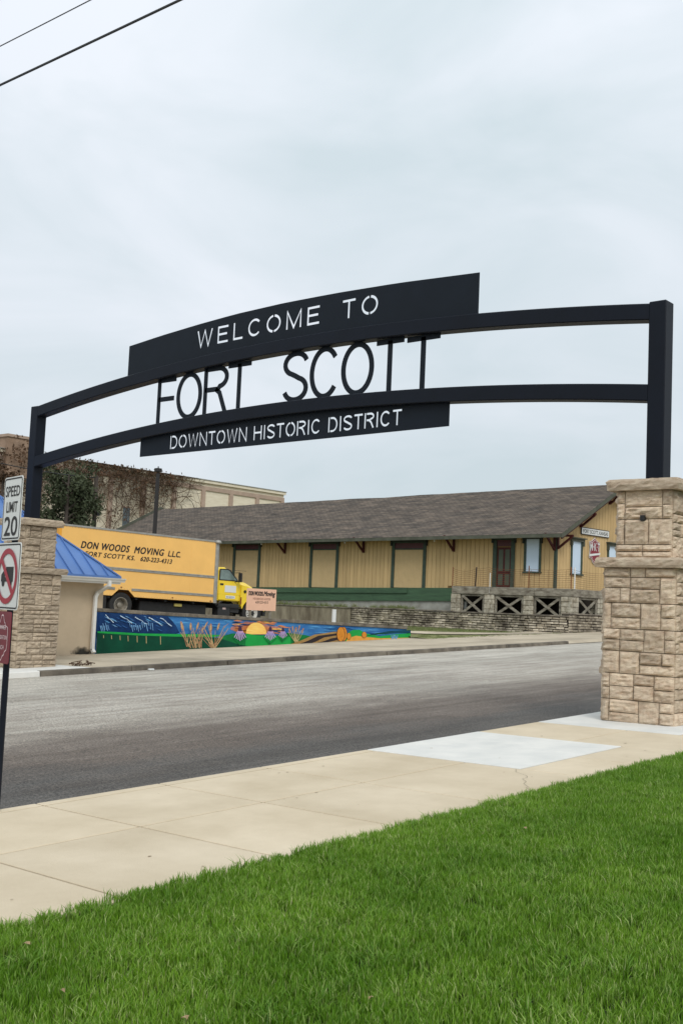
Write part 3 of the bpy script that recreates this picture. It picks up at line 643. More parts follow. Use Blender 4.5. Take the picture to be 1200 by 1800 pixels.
b = MB(); b.prism([(0, -.10), (-.055, -.105), (-.075, -.06), (-.105, -.03), (-.115, .0), (-.10, .0), (-.09, -.025), (-.06, -.05), (-.045, -.09), (0, -.088)], xl, EX+.10, lambda u, d, w: (d, EY-.03+u, EZ-.04+w)); b.build('gutter', M_white, bl)
b = MB(); b.box(xl, BX+.2, EY-.02, BY, EZ-.11, EZ-.088); b.build('soffit', M_white, bl)
b = MB(); b.box(xl, EX, EY-.028, EY-.005, EZ-.20, EZ-.088); b.build('fascia', M_white, bl)
dp = [(19.42, EY-.09, EZ-.12), (19.42, EY-.09, EZ-.26), (19.36, BY-.10, EZ-.44), (19.29, BY-.09, EZ-.56), (19.29, BY-.09, P0(19.3, 25.1)+.12), (19.29, BY-.17, P0(19.3, 25.1)+.05)]
ds = MB()
for i in range(len(dp)-1): ds.beam(np.array(dp[i])+(0, 0, .012), np.array(dp[i+1])-(0, 0, .012), .095, .075, up=(0, 1, .01))
ds.build('downspout', M_white, bl)
def stain():
    m = bpy.data.materials.new('sooty damp stain'); m.use_nodes = True; t = m.node_tree; n = t.nodes; l = t.links; bs = n['Principled BSDF']; bs.inputs['Base Color'].default_value = (.03, .028, .02, 1); bs.inputs['Roughness'].default_value = .95
    g = n.new('ShaderNodeTexCoord'); q = n.new('ShaderNodeTexNoise'); q.inputs['Scale'].default_value = 7; q.inputs['Detail'].default_value = 6; l.new(g.outputs['Object'], q.inputs[0])
    gr = n.new('ShaderNodeTexGradient'); gr.gradient_type = 'SPHERICAL'; mp_ = n.new('ShaderNodeMapping'); mp_.inputs['Scale'].default_value = (2.4, 1, 3.6); l.new(g.outputs['Object'], mp_.inputs[0]); l.new(mp_.outputs[0], gr.inputs[0])
    a = n.new('ShaderNodeMath'); a.operation = 'MULTIPLY_ADD'; a.inputs[1].default_value = 1.0; l.new(gr.outputs['Fac'], a.inputs[0]); s_ = n.new('ShaderNodeMath'); s_.operation = 'SUBTRACT'; s_.inputs[1].default_value = .62; l.new(q.outputs[0], s_.inputs[0]); l.new(s_.outputs[0], a.inputs[2])
    r = n.new('ShaderNodeMapRange'); r.inputs[1].default_value = .05; r.inputs[2].default_value = .55; l.new(a.outputs[0], r.inputs[0]); l.new(r.outputs[0], bs.inputs['Alpha']); return m
st = MB(); st.add([(18.55, BY-.004, P0(18.9, 25)), (19.35, BY-.004, P0(18.9, 25)), (19.35, BY-.004, P0(18.9, 25)+.32), (18.55, BY-.004, P0(18.9, 25)+.32)], [(0, 1, 2, 3)])
me = bpy.data.meshes.new('damp_stain'); cs = np.array([19.0, BY-.004, P0(19, 25)]); me.from_pydata((np.array(st.v)-cs).tolist(), [], st.f); me.materials.append(stain()); link('damp_stain', me, bl, loc=tuple(cs))

# ---------------------------------------------------------------- mural wall
MA, MBv = np.array([19.37, 25.192, 0]), np.array([35.15, 26.22, 0]); MU = (MBv-MA); ML = np.linalg.norm(MU[:2]); MU = MU/ML; MN = np.array([MU[1], -MU[0], 0])
def mtop(s): return -.415+(-.735+.415)*s/ML
mw = thing('mural_wall', tuple(MA+np.array([0, 0, -1.6])), 'long low retaining wall painted with a prairie mural of waterfall, wheat, coneflowers, sunset and hay bales', 'mural')
def MW(s, d, z): return tuple(MA+MU*s+MN*d+np.array([0, 0, z]))
b = MB(); th = .35
n = 16; vs = []
for i in range(n+1):
    s = ML*i/n; p = MW(s, 0, 0); zb = P0(p[0], p[1])-.1; vs += [MW(s, 0, zb), MW(s, -th, zb), MW(s, -th, mtop(s)), MW(s, 0, mtop(s))]
fs = [(0, 1, 2, 3), tuple(4*n+k for k in (3, 2, 1, 0))]
for i in range(n):
    for k in range(4): fs.append((4*i+k, 4*i+(k+1) % 4, 4*i+4+(k+1) % 4, 4*i+4+k))
b.add(vs, fs); M_mb = mat('mural sky blue paint', (.07, .27, .56), .75, col2=(.03, .14, .40), vscale=2.2, spec=.2, stretch=(.5, 1, 3)); b.build('wall', M_mb, mw)
for i in range(9):
    s0, s1 = ML*i/9+.006, ML*(i+1)/9-.006; b = MB()
    b.hexa([MW(s0, .05, mtop(s0)+.002), MW(s1, .05, mtop(s1)+.002), MW(s1, -th-.05, mtop(s1)+.002), MW(s0, -th-.05, mtop(s0)+.002), MW(s0, .05, mtop(s0)+.105), MW(s1, .05, mtop(s1)+.105), MW(s1, -th-.05, mtop(s1)+.105), MW(s0, -th-.05, mtop(s0)+.105)]); b.build('coping', M_wallcap, mw, bevel=.01)
def pm(name, c, var=.15, c2=None, vs=6, stt=None): return mat('mural '+name, tuple(v*.95 for v in lin(c)), .78, var=var, col2=(tuple(v*.95 for v in lin(c2)) if c2 else None), vscale=vs, spec=.2, stretch=stt)
MP = dict(navy=pm('navy', (24, 62, 112), c2=(14, 44, 88), vs=3.5), water=pm('water', (120, 170, 215), var=.3, vs=9), midwater=pm('mid water', (50, 100, 160), var=.3, vs=9), foam=pm('foam', (205, 225, 240), var=.2), dgreen=pm('dark green', (6, 78, 55), c2=(4, 62, 45), vs=1.5), mgreen=pm('mid green', (18, 120, 60), var=.2, vs=2), bgreen=pm('bright green', (30, 160, 72), var=.12, vs=2),
          straw=pm('straw', (205, 180, 130)), wheat=pm('wheat', (205, 160, 120), c2=(140, 90, 65), vs=20), violet=pm('violet', (205, 170, 225), var=.25, vs=20), cone=pm('cone', (70, 48, 75)), sun=pm('sun', (255, 222, 125), c2=(248, 185, 90), vs=4, stt=(.6, 1, 5)), orange=pm('orange cloud', (220, 140, 90), var=.2), pink=pm('dusk cloud', (185, 130, 125), var=.2),
          soil=pm('soil', (50, 42, 44)), field=pm('field', (165, 130, 78)), bale=pm('bale', (225, 150, 55), c2=(195, 120, 40), vs=14), teal=pm('teal', (10, 70, 95)), gold=pm('gold', (228, 165, 75), var=.15), pale=pm('pale blue', (95, 165, 215), var=.25, vs=4), lightgreen=pm('olive', (90, 120, 60)))
OFF = [0.0]; CENT = MA
def MPX(x, y):      # measured photo pixel of a painted detail -> its place on the wall
    p = ray_on(x, y, MA, MN); return float(np.dot(p-MA, MU)), float(p[2])
def wallz(s):
    p = MW(s, 0, 0); return P0(p[0], p[1])+.003
def shape(name, key, pts, d=None, clampb=True):
    OFF[0] += .0012; d = OFF[0] if d is None else d; q = []
    for x, y in pts:
        s, z = MPX(x, y); s = min(ML-.003, max(.003, s)); z = min(mtop(s)-.003, max(wallz(s) if clampb else -9, z)); q.append((s, z))
    b = MB(); b.add([MW(s, .002+d, z) for s, z in q], [tuple(range(len(q)))]); me = b.build(name, MP[key], mw)
    return me
def tri_fix(o):
    bm = bmesh.new(); bm.from_mesh(o.data); bmesh.ops.triangulate(bm, faces=bm.faces, ngon_method='EAR_CLIP'); bm.to_mesh(o.data); bm.free()
def quadline(name, key, lines):
    OFF[0] += .0012; b = MB()
    for (x0, y0, x1, y1, w0, w1) in lines:
        a, c = np.array([x0, y0], float), np.array([x1, y1], float); d = c-a; d /= np.linalg.norm(d); nn = np.array([-d[1], d[0]])
        P = [a-nn*w0/2, c-nn*w1/2, c+nn*w1/2, a+nn*w0/2]; vv = []
        for p in P:
            s, z = MPX(*p); s = min(ML-.003, max(.003, s)); vv.append(MW(s, .002+OFF[0], min(mtop(s)-.003, max(wallz(s), z))))
        b.add(vv, [(0, 1, 2, 3)])
    b.build(name, MP[key], mw)
rm = random.Random(3)
tri = []
# sunset sky: broad warm bands first, then streaks
for (x0, y0, x1, y1, k_) in ((404, 1098, 492, 1112, 'pink'), (410, 1100, 484, 1114, 'orange'), (418, 1094, 474, 1098, 'orange'), (424, 1103, 468, 1114, 'gold')):
    tri.append(shape('painted_glow', k_, [(x0+(x1-x0)*(.5-.5*math.cos(math.pi*i/8)), y0+(y1-y0)*.5-(y1-y0)*.5*math.sin(math.pi*i/8)+.8*((-1)**i)) for i in range(9)]+[(x1-(x1-x0)*(.5-.5*math.cos(math.pi*i/8)), y0+(y1-y0)*.5+(y1-y0)*.5*math.sin(math.pi*i/8)) for i in range(1, 8)]))
for k in range(26):
    x = rm.uniform(176, 300); y = 1079+(x-176)*.04+rm.uniform(0, 26); pass
for k in range(34):
    x = rm.uniform(395, 500); y = 1090+(x-395)*.035+rm.uniform(0, 20); w = rm.uniform(10, 26); x = 440+(x-440)*.8
    tri.append(shape('painted_cloud', rm.choice(['orange', 'orange', 'sun', 'pink', 'navy']), [(x, y), (x+w*.4, y-rm.uniform(.8, 1.8)), (x+w, y+.6), (x+w*.6, y+rm.uniform(1, 2))]))
for k in range(34):
    x = rm.choice([rm.uniform(300, 410), rm.uniform(500, 700)]); y = 1085+(x-300)*.062+rm.uniform(0, 13); w = rm.uniform(12, 34)
    tri.append(shape('painted_cloud', rm.choice(['pale', 'navy', 'pale', 'pale']), [(x, y), (x+w*.4, y-rm.uniform(.3, .9)), (x+w, y+.8), (x+w*.6, y+rm.uniform(.5, 1.1))]))
tri.append(shape('painted_waterfall', 'navy', [(150, 1075), (200, 1078), (290, 1082), (298, 1090), (306, 1100), (312, 1112), (300, 1116), (150, 1113)]))
for k in range(40):
    x = rm.uniform(176, 296); y = 1079+(x-176)*.045+rm.uniform(0, 22); w = rm.uniform(6, 15)
    tri.append(shape('painted_water', rm.choice(['water', 'pale', 'midwater', 'midwater', 'midwater']), [(x, y), (x+w*.4, y+w*.10), (x+w, y+w*.45), (x+w*.5, y+w*.32)]))
fl = []
for (x, y) in ((180, 1080), (206, 1082), (232, 1084), (256, 1085), (276, 1086)):
    px, py = x, y
    for k in range(5):
        qx, qy = px+rm.uniform(2, 7), py+rm.uniform(1.2, 4.2); fl.append((px, py, qx, qy, rm.uniform(.7, 2.0), rm.uniform(.5, 1.3))); px, py = qx, qy
        if px > 302: break
quadline('painted_water', 'foam', fl)
fl = []
for x in list(np.linspace(171, 184, 7))+list(np.linspace(222, 262, 12)):
    y = rm.uniform(1092, 1100); fl.append((x, y, x+rm.uniform(1, 3), min(1110, y+rm.uniform(7, 15)), rm.uniform(.8, 2), .8))
quadline('painted_water', 'water', fl)
tri.append(shape('painted_hill', 'mgreen', [(380, 1140), (385, 1118), (402, 1113), (440, 1116), (475, 1118), (500, 1112), (530, 1116), (560, 1122), (560, 1140)]))
tri.append(shape('painted_sun', 'sun', [(444.5+18*math.cos(math.radians(a)), 1113-19*math.sin(math.radians(a))) for a in range(-5, 186, 10)]))
tri.append(shape('painted_hill', 'bgreen', [(425, 1140), (427, 1113), (445, 1116), (472, 1117), (505, 1119), (505, 1140)]))
tri.append(shape('painted_field', 'dgreen', [(150, 1156), (150, 1112), (230, 1113), (300, 1117), (350, 1118), (378, 1121), (395, 1126), (412, 1132), (430, 1137), (430, 1148), (300, 1152)]))
tri.append(shape('painted_bank', 'bgreen', [(150, 1112), (150, 1109), (200, 1110.5), (240, 1113), (300, 1114), (345, 1114), (385, 1116), (372, 1119.5), (300, 1118.5), (235, 1116.5)]))
quadline('painted_post', 'straw', [(x, 1116+i*.35, x+.4, 1121+i*1.9, 1.0, 1.0) for i, x in enumerate((176, 190, 205, 219, 235, 251, 276))])
wl = []
for k in range(22):
    x0 = rm.uniform(322, 350); x1 = x0+rm.uniform(-20, 14); wl.append((x0, 1140-rm.uniform(0, 4), x1, rm.uniform(1100, 1118), .9, .6))
for k in range(16):
    x0 = 368+rm.uniform(-4, 4); x1 = x0+rm.uniform(-26, 24); wl.append((x0, 1138, x1, rm.uniform(1098, 1122), 1.0, .6))
quadline('painted_stalks', 'wheat', wl)
quadline('painted_stalks', 'straw', [(a+.8, b_, c+.8, d_, .6, .4) for a, b_, c, d_, e_, f_ in wl[::2]])
for (x, y, tl, sz) in ((314, 1100, -.25, 9), (329, 1101, .0, 7), (341, 1100, .25, 7), (355, 1099, .5, 8), (364, 1103, .0, 8), (390, 1100, .9, 8), (377, 1101, .25, 7), (349, 1107, .1, 5)):
    pts = []
    for a in range(0, 360, 40):
        u_, v_ = .30*sz*math.cos(math.radians(a)), sz*math.sin(math.radians(a)); pts.append((x+u_*math.cos(tl)-v_*math.sin(tl)*-1*.9, y-(-u_*math.sin(tl)*-1+v_*math.cos(tl))))
    tri.append(shape('painted_wheat_head', 'wheat', pts)); tri.append(shape('painted_wheat_head', 'straw', [((px-x)*.4+x-.5, (py-y)*.6+y) for px, py in pts]))
for (x, y, s) in ((415, 1104, 1.0), (468, 1105, .92), (490, 1106, .72)):
    quadline('painted_stem', 'mgreen', [(x, y+6*s, x-1, y+30*s, 1.4, 1.4), (x-1, y+28*s, x-13*s, y+15*s, 2, .8), (x, y+28*s, x+13*s, y+17*s, 2, .8)])
    quadline('painted_petal', 'violet', [(x+dx*.35*s, y+4*s, x+dx*s, y+(22-abs(dx)*.6)*s, 1.0*s, 1.5*s) for dx in (-10, -6.5, -3.3, 0, 3.3, 6.5, 10)])
    tri.append(shape('painted_cone', 'cone', [(x-3.6*s, y+5*s), (x-3*s, y-1*s), (x, y-6*s), (x+3*s, y-1*s), (x+3.6*s, y+5*s)]))
wl = [(513+rm.uniform(-2, 2), 1134, 513+dx, 1103+abs(dx)*.5, 1.2, .6) for dx in (-14, -10, -6, -3, 1, 5, 9, 13)]; quadline('painted_stalks', 'straw', wl)
for (x, y, tl) in ((501, 1108, -.2), (507, 1104, 0), (513, 1106, .2), (519, 1103, .4), (526, 1108, .7)):
    quadline('painted_wheat_head', 'wheat', [(x, y-4, x-tl*5, y+4, 2.6, 1.8)])
tri.append(shape('painted_field', 'field', [(502, 1140), (522, 1125), (545, 1115), (580, 1110), (600, 1110), (600, 1140)]))
tri.append(shape('painted_furrow', 'soil', [(519, 1138), (533, 1126), (552, 1117), (590, 1112), (590, 1115.5), (562, 1120), (548, 1127), (540, 1137)]))
tri.append(shape('painted_furrow', 'soil', [(550, 1135), (560, 1127), (575, 1121.5), (590, 1119), (590, 1123), (577, 1126.5), (568, 1134)]))
tri.append(shape('painted_hill', 'bgreen', [(598, 1135), (600, 1114), (612, 1107), (624, 1106.5), (636, 1113), (660, 1118), (690, 1114), (715, 1113), (715, 1130)]))
tri.append(shape('painted_ridge', 'dgreen', [(632, 1118), (655, 1112.5), (680, 1108.5), (715, 1107), (715, 1113), (690, 1112.5), (660, 1114.5)]))
tri.append(shape('painted_water_strip', 'teal', [(660, 1112), (690, 1108.5), (715, 1108), (715, 1112), (690, 1112)]))
tri.append(shape('painted_field', 'gold', [(600, 1134), (604, 1121), (618, 1117), (634, 1119), (660, 1121.5), (715, 1120.5), (715, 1128)]))
for (x, y, rx, ry) in ((596, 1114, 6, 13), (591, 1114.5, 7, 13.5), (605, 1118, 3.6, 6.3), (632, 1115.5, 4.2, 5.8)):
    pts = [(x+rx*1.1*math.cos(math.radians(a)), y+ry*math.sin(math.radians(a))) for a in range(0, 360, 24)]
    tri.append(shape('painted_bale_edge', 'soil', pts)); tri.append(shape('painted_bale', 'bale', [((px-x)*.88+x, (py-y)*.93+y) for px, py in pts]))
quadline('painted_tuft', 'water', [(x+dx*.3, 1124, x+dx, 1115, .9, .5) for x in (682, 688) for dx in (-4, -2, 0, 2, 4)])
for o in tri: tri_fix(o)

# ---------------------------------------------------------------- moving truck
TR0 = np.array([24.61, 34.26, 0.0]); ta = math.radians(-9.09); TH = np.array([math.cos(ta), math.sin(ta), 0]); TL = np.array([-math.sin(ta), math.cos(ta), 0]); GZ = -.70
def TK(t, d, z): return tuple(TR0+TH*t+TL*d+np.array([0, 0, z-.0215*t]))    # along the truck, away from the camera side, up
tk = thing('moving_truck', TK(4.6, 1.2, GZ), 'yellow box truck with DON WOODS MOVING lettering parked behind the mural wall', 'truck')
BL, BZ0, BZ1, BWd = 7.0, .12, 2.63, 2.44
sil = [(0, BZ0), (2.22, BZ0), (2.50, .37), (2.92, .37), (3.20, BZ0), (6.82, BZ0), (6.82, BZ1-.06), (0, BZ1-.06)]
b = MB()
for d0, d1 in ((0, .04), (BWd-.04, BWd)): b.prism(sil, d0, d1, TK)
b.build('side_panel', M_truck, tk)
b = MB(); b.box(.06, 6.9, .045, BWd-.045, BZ1-.10, BZ1-.02, TK); b.build('box_roof', M_alu, tk)
b = MB(); b.box(.03, 6.95, .05, BWd-.05, .38, BZ1-.11, TK); b.build('box_inner', M_trucksec, tk)
b = MB(); b.box(-.10, .0, -.012, BWd+.012, .0, BZ1-.02, TK); b.build('rear_frame', M_trucksec, tk)
b = MB(); b.box(-.02, 6.82, -.022, .05, BZ1-.07, BZ1+.0, TK); b.box(-.02, 6.82, BWd-.05, BWd+.022, BZ1-.07, BZ1, TK); b.build('top_rail', M_alu, tk)
b = MB(); b.prism([(0, -.018), (.12, -.018), (.20, .02), (.22, .09), (.22, BWd-.09), (.20, BWd-.02), (.12, BWd+.018), (0, BWd+.018)], BZ0-.02, BZ1-.04, lambda u, z, d: TK(6.82+u, d, z)); b.build('corner_post', M_alu, tk)
b = MB(); b.lathe(TK(6.93, .0, BZ1-.05), (0, 0, 1), [(.02, -.08), (.13, -.06), (.14, 0), (.10, .06), (.02, .08)], 14); b.build('corner_casting', M_alu, tk, smooth=True)
for (t0, t1, zc, h) in ((0, 6.82, 1.145, .055), (3.05, 6.80, .395, .05), (.15, 2.32, .395, .05)):
    b = MB(); b.prism([(-.006, -h), (-.03, -h*.85), (-.03, -h*.25), (-.016, -.004), (-.016, .004), (-.03, h*.25), (-.03, h*.85), (-.006, h)], t0, t1, lambda u, t, w: TK(t, u, zc+w)); b.build('side_rail', M_alu, tk, bevel=0)
for t, z in ((2.60, .46), (4.9, .20), (6.70, .17), (.5, .2)):
    b = MB(); b.box(t-.03, t+.03, -.018, 0, z-.02, z+.02, TK); b.build('marker_light', mat('amber lens', (.25, .08, .02), .4), tk)
for k in range(1, 6):
    b = MB(); t = k*6.82/6; b.box(t-.004, t+.004, -.003, 0, BZ0+.02, BZ1-.08, TK); b.build('panel_seam', M_truck, tk)
b = MB()
for k in range(56):
    t = .06+k*.122
    for z in (BZ0+.04 if not 2.2 < t < 3.25 else .41, BZ1-.10): b.box(t-.009, t+.009, -.006, 0, z-.009, z+.009, TK)
b.build('rivet_row', M_alu, tk, kind='stuff')
TU = np.array(TK(1, 0, 0))-np.array(TK(0, 0, 0)); TU /= np.linalg.norm(TU); ZV = np.array([0, 0, 1.0]); TV = ZV
text_on('lettering', 'DON WOODS', M_print, tk, TK(.80, -.005, 1.80), TU, TV, .25, 2.05, shear=.28, bold=.02, spacing=1.15)
text_on('lettering', 'MOVING', M_print, tk, TK(3.06, -.005, 1.80), TU, TV, .25, 1.33, shear=.28, bold=.02, spacing=1.15)
text_on('lettering', 'L.L.C.', M_print, tk, TK(4.58, -.005, 1.80), TU, TV, .22, .56, shear=.28, bold=.02, spacing=1.1)
text_on('lettering', 'FORT SCOTT KS.', M_print, tk, TK(.98, -.005, 1.52), TU, TV, .17, 2.12, shear=.28, bold=.013, spacing=1.15)
text_on('lettering', '620-223-4313', M_print, tk, TK(3.36, -.005, 1.52), TU, TV, .17, 1.42, shear=.28, bold=.013, spacing=1.1)
# chassis
b = MB()
for d in (.75, 1.6): b.box(-.0, 9.2, d, d+.09, -.10, .10, TK)
for t in (.6, 2.1, 3.3, 4.6, 5.9, 7.0): b.box(t, t+.1, .1, BWd-.1, .02, .11, TK)
b.build('chassis_frame', M_chassis, tk)
b = MB(); b.box(.2, 1.7, .4, 2.0, -.35, .0, TK); b.box(3.6, 6.7, .28, .9, -.42, .0, TK); b.box(3.4, 6.8, 1.3, 2.1, -.45, .02, TK); b.build('underbody_tanks', M_chassis, tk, bevel=.03)
b = MB(); b.box(5.15, 5.5, .20, .5, -.14, -.02, TK); b.build('yellow_box', mat('faded yellow strap', (.5, .42, .12), .8), tk, bevel=.02); b = MB(); b.box(4.95, 5.35, .22, .5, -.50, -.42, TK); b.build('yellow_strap', mat('faded yellow strap', (.5, .42, .12), .8), tk, bevel=.02)
b = MB(); b.box(1.75, 2.02, .05, .10, -.62, .1, TK); b.build('mud_flap', M_black, tk)
def wheel(t, d, zc, r, w, rimm, dish, holes):
    o = MB(); ax = -TL; c = TK(t, d, zc); o.lathe(c, ax, [(r*.60, -w/2), (r*.93, -w/2), (r, -w*.38), (r, w*.38), (r*.95, w*.47), (r*.80, w/2), (r*.62, w*.46), (r*.60, w*.36)], 36, caps=False); ty = o.build('tyre', M_black, tk, smooth=False)
    o = MB(); o.lathe(c, ax, [(r*.59, -w*.4), (r*.61, w*.44), (r*.57, w*.46), (r*.53, w*.32), (r*.46, min(dish, w*.25)), (r*.20, dish+.02), (r*.19, dish+.10), (.03, dish+.12)], 30); rim = o.build('rim', rimm, ty)
    if holes:
        o = MB()
        for k in range(10):
            a = 2*math.pi*k/10; p = np.array(c)+TH*math.cos(a)*r*.34+ZV*math.sin(a)*r*.34; o.lathe(p, ax, [(.022, dish), (.022, dish+.035)], 8)
        o.lathe(np.array(c), ax, [(.10, dish), (.09, dish+.14), (.02, dish+.15)], 16); o.build('hub', M_black, rim)
for d, dish in ((.22, -.10), (.50, .0), (BWd-.50, 0), (BWd-.22, 0)): wheel(2.69, d, GZ+.485, .485, .25, M_rimgrey, dish, False)
# cab: one shell with a tapering nose
CW0, CW1 = .18, 2.26
roofp = [(7.08, .20), (7.08, 1.52), (7.20, 1.60), (7.50, 1.605), (7.66, 1.52), (8.22, 1.10), (8.26, .98), (8.26, .20)]
b = MB(); rows = []
def ring(t, zlo, zhi, w0, w1, rr=.12):
    return [(t, w0, zlo), (t, w0-.03, (zlo+zhi)*.5), (t, w0, zhi-rr), (t, w0+rr, zhi), (t, w1-rr, zhi), (t, w1, zhi-rr), (t, w1+.03, (zlo+zhi)*.5), (t, w1, zlo)]
secs = [ring(7.06, .24, 1.50, CW0+.04, CW1-.04), ring(7.12, .22, 1.58, CW0, CW1), ring(7.52, .22, 1.60, CW0, CW1), ring(7.70, .22, 1.48, CW0, CW1), ring(8.20, .22, 1.12, CW0, CW1), ring(8.34, .30, 1.10, CW0+.02, CW1-.02, .18), ring(8.75, .42, 1.02, CW0+.10, CW1-.10, .2), ring(9.15, .45, .88, CW0+.18, CW1-.18, .22), ring(9.45, .40, .70, CW0+.26, CW1-.26, .2), ring(9.55, .30, .50, CW0+.30, CW1-.30, .1)]
vs = [TK(*p) for s_ in secs for p in s_]; m_ = 8; fs = [tuple(range(m_)), tuple((len(secs)-1)*m_+k for k in range(m_))[::-1]]
for i in range(len(secs)-1):
    for k in range(m_): fs.append((i*m_+k, i*m_+(k+1) % m_, (i+1)*m_+(k+1) % m_, (i+1)*m_+k))
b.add(vs, fs); cab = b.build('cab_body', M_cab, tk, bevel=.012)
# fenders over the front wheels
for d0, sgn in ((CW0-.06, 1), (CW1+.06, -1)):
    b = MB(); arc = [(8.95+.60*math.cos(math.radians(a)), GZ+.485+.60*math.sin(math.radians(a))) for a in range(0, 181, 15)]; top = [(8.26, .42), (8.30, .92), (8.6, .88), (9.1, .70), (9.52, .42), (9.58, .0)]
    arc = [(9.52, -.10)]+[(u, z) for u, z in arc if z > -.06]+[(8.36, -.06), (8.30, .1)]
    b.prism(arc+top, d0, d0+sgn*.30, TK); o = b.build('fender', M_cab, cab, bevel=.0); tri_fix(o)
for d0, sg_ in ((CW0-.035, 1), (CW1+.035, -1)):
    e = -sg_
    b = MB(); b.prism([(7.16, .26), (8.20, .26), (8.20, 1.06), (7.16, 1.06)], d0, d0+e*.012, TK); dr = b.build('door', M_cab, tk, bevel=.004)
    b = MB(); b.prism([(7.20, 1.09), (8.05, 1.09), (7.66, 1.46), (7.55, 1.50), (7.22, 1.48)], d0+.0, d0+e*.015, TK); b.build('door_window', M_glass, tk)
    fr = [(7.16, 1.05), (8.14, 1.05), (7.70, 1.50), (7.56, 1.54), (7.17, 1.52)]; inn = [(7.20, 1.09), (8.05, 1.09), (7.66, 1.46), (7.55, 1.50), (7.22, 1.48)]
    b = MB(); 
    for i in range(5):
        j = (i+1) % 5; b.prism([fr[i], fr[j], inn[j], inn[i]], d0-.0, d0+e*.022, TK)
    b.build('window_frame', M_black, tk)
    b = MB(); b.box(7.22, 7.38, min(d0+e*.012, d0+e*.03), max(d0+e*.012, d0+e*.03), .86, .93, TK); b.build('door_handle', M_black, dr)
b = MB(); b.box(7.46, 8.02, CW0-.06, CW0-.048, .58, .86, TK); b.build('magnetic_sign', M_signwhite, tk)
b = MB(); b.box(7.52, 7.98, CW0-.062, CW0-.050, .33, .45, TK); b.build('number_sticker', M_signwhite, tk)
text_on('lettering', 'KS 52313', M_print, tk, TK(7.56, CW0-.063, .36), TU, TV, .06, .36)
b = MB(); b.box(7.14, 8.24, CW0-.055, CW0-.03, .50, .525, TK); b.build('body_crease', M_cab, tk)
b = MB(); b.prism([(7.70, 1.49), (8.20, 1.13), (8.23, 1.15), (7.73, 1.52)], CW0+.14, CW1-.14, TK); b.build('windscreen', M_glass, tk)
b = MB(); b.beam(TK(7.95, CW0-.04, 1.02), TK(8.02, CW0-.30, 1.06), .03); b.beam(TK(7.98, CW0-.04, 1.40), TK(8.02, CW0-.30, 1.42), .02); b.box(7.98, 8.05, CW0-.42, CW0-.24, 1.02, 1.40, TK); b.build('wing_mirror', M_black, tk)
b = MB(); b.beam(TK(7.7, CW0+.1, 1.5), TK(8.35, CW0-.25, 1.5), .015); b.build('aerial', M_wire, tk)
b = MB(); b.lathe(TK(8.47, CW0-.07, .66), -TL, [(.065, 0), (.065, .02), (.03, .03)], 14); b.build('side_lamp', M_black, tk)
b = MB(); b.box(8.27, 8.31, CW0-.075, CW0-.05, .12, .42, TK); b.build('reflector', mat('dark red lens', (.18, .01, .01), .4), tk)
b = MB(); b.box(7.15, 7.75, CW0-.10, CW0+.35, -.48, .10, TK); b.box(7.80, 8.25, CW0-.02, CW0+.4, -.25, .12, TK); b.build('battery_box', mat('dark step box', (.02, .02, .02), .5), tk, bevel=.02)
b = MB(); b.box(7.08, 8.28, CW0-.14, CW0+.2, -.50, -.44, TK); b.box(7.08, 8.28, CW0-.12, CW0+.2, -.05, .0, TK); b.build('cab_step', M_chassis, tk)
b = MB(); b.box(7.36, 7.52, CW0-.106, CW0-.10, -.13, -.03, TK); b.build('step_label', mat('faded label', (.5, .38, .35), .7), tk)
b = MB(); b.box(9.5, 9.62, CW0, CW1, -.30, .12, TK); b.build('bumper', M_chassis, tk)
for d in (CW0+.15, CW1-.15): wheel(8.95, d, GZ+.485, .485, .26, M_rimwhite, .02, True)

# peach board on posts
pz = -.80; PX0, PX1, PY = 29.08, 30.63, 29.0
ps = thing('lot_sign', ((PX0+PX1)/2, PY, pz), 'peach board lettered DON WOODS Moving standing in front of the truck nose', 'sign')
b = MB(); b.box(PX0, PX1, PY, PY+.02, -.245, .555); b.build('board', M_peach, ps)
for x in (PX0+.25, PX1-.25):
    b = MB(); b.box(x-.04, x+.04, PY+.021, PY+.08, pz-.02, .35); b.build('post', M_oldwood, ps)
for tx, x, z, h, w, sh in (('DON WOODS', .08, .30, .15, .74, 0), ('Moving', .86, .30, .17, .62, .35), ('HOUSEHOLD GOODS', .32, .15, .075, .92, 0), ('620-223-4313', .46, .02, .085, .66, 0), ('NORTH', .64, -.08, .06, .30, 0)):
    if tx != 'NORTH': text_on('lettering', tx, M_print if h > .08 else mat('brown print', (.25, .12, .09), .7), ps, (PX0+x, PY-.004, z), (1, 0, 0), (0, 0, 1), h, w, shear=sh, bold=.014 if h > .1 else .0)
# pale pipe standing behind the wall
b = MB(); b.tube([(33.55, 28.6, -.85), (33.55, 28.6, -.62), (33.55, 28.6, -.09)], .085, 12); b.build('pipe_post', M_signwhite, None, 'short pale upright pipe standing behind the mural wall', 'pipe', loc=(33.55, 28.6, -.82))

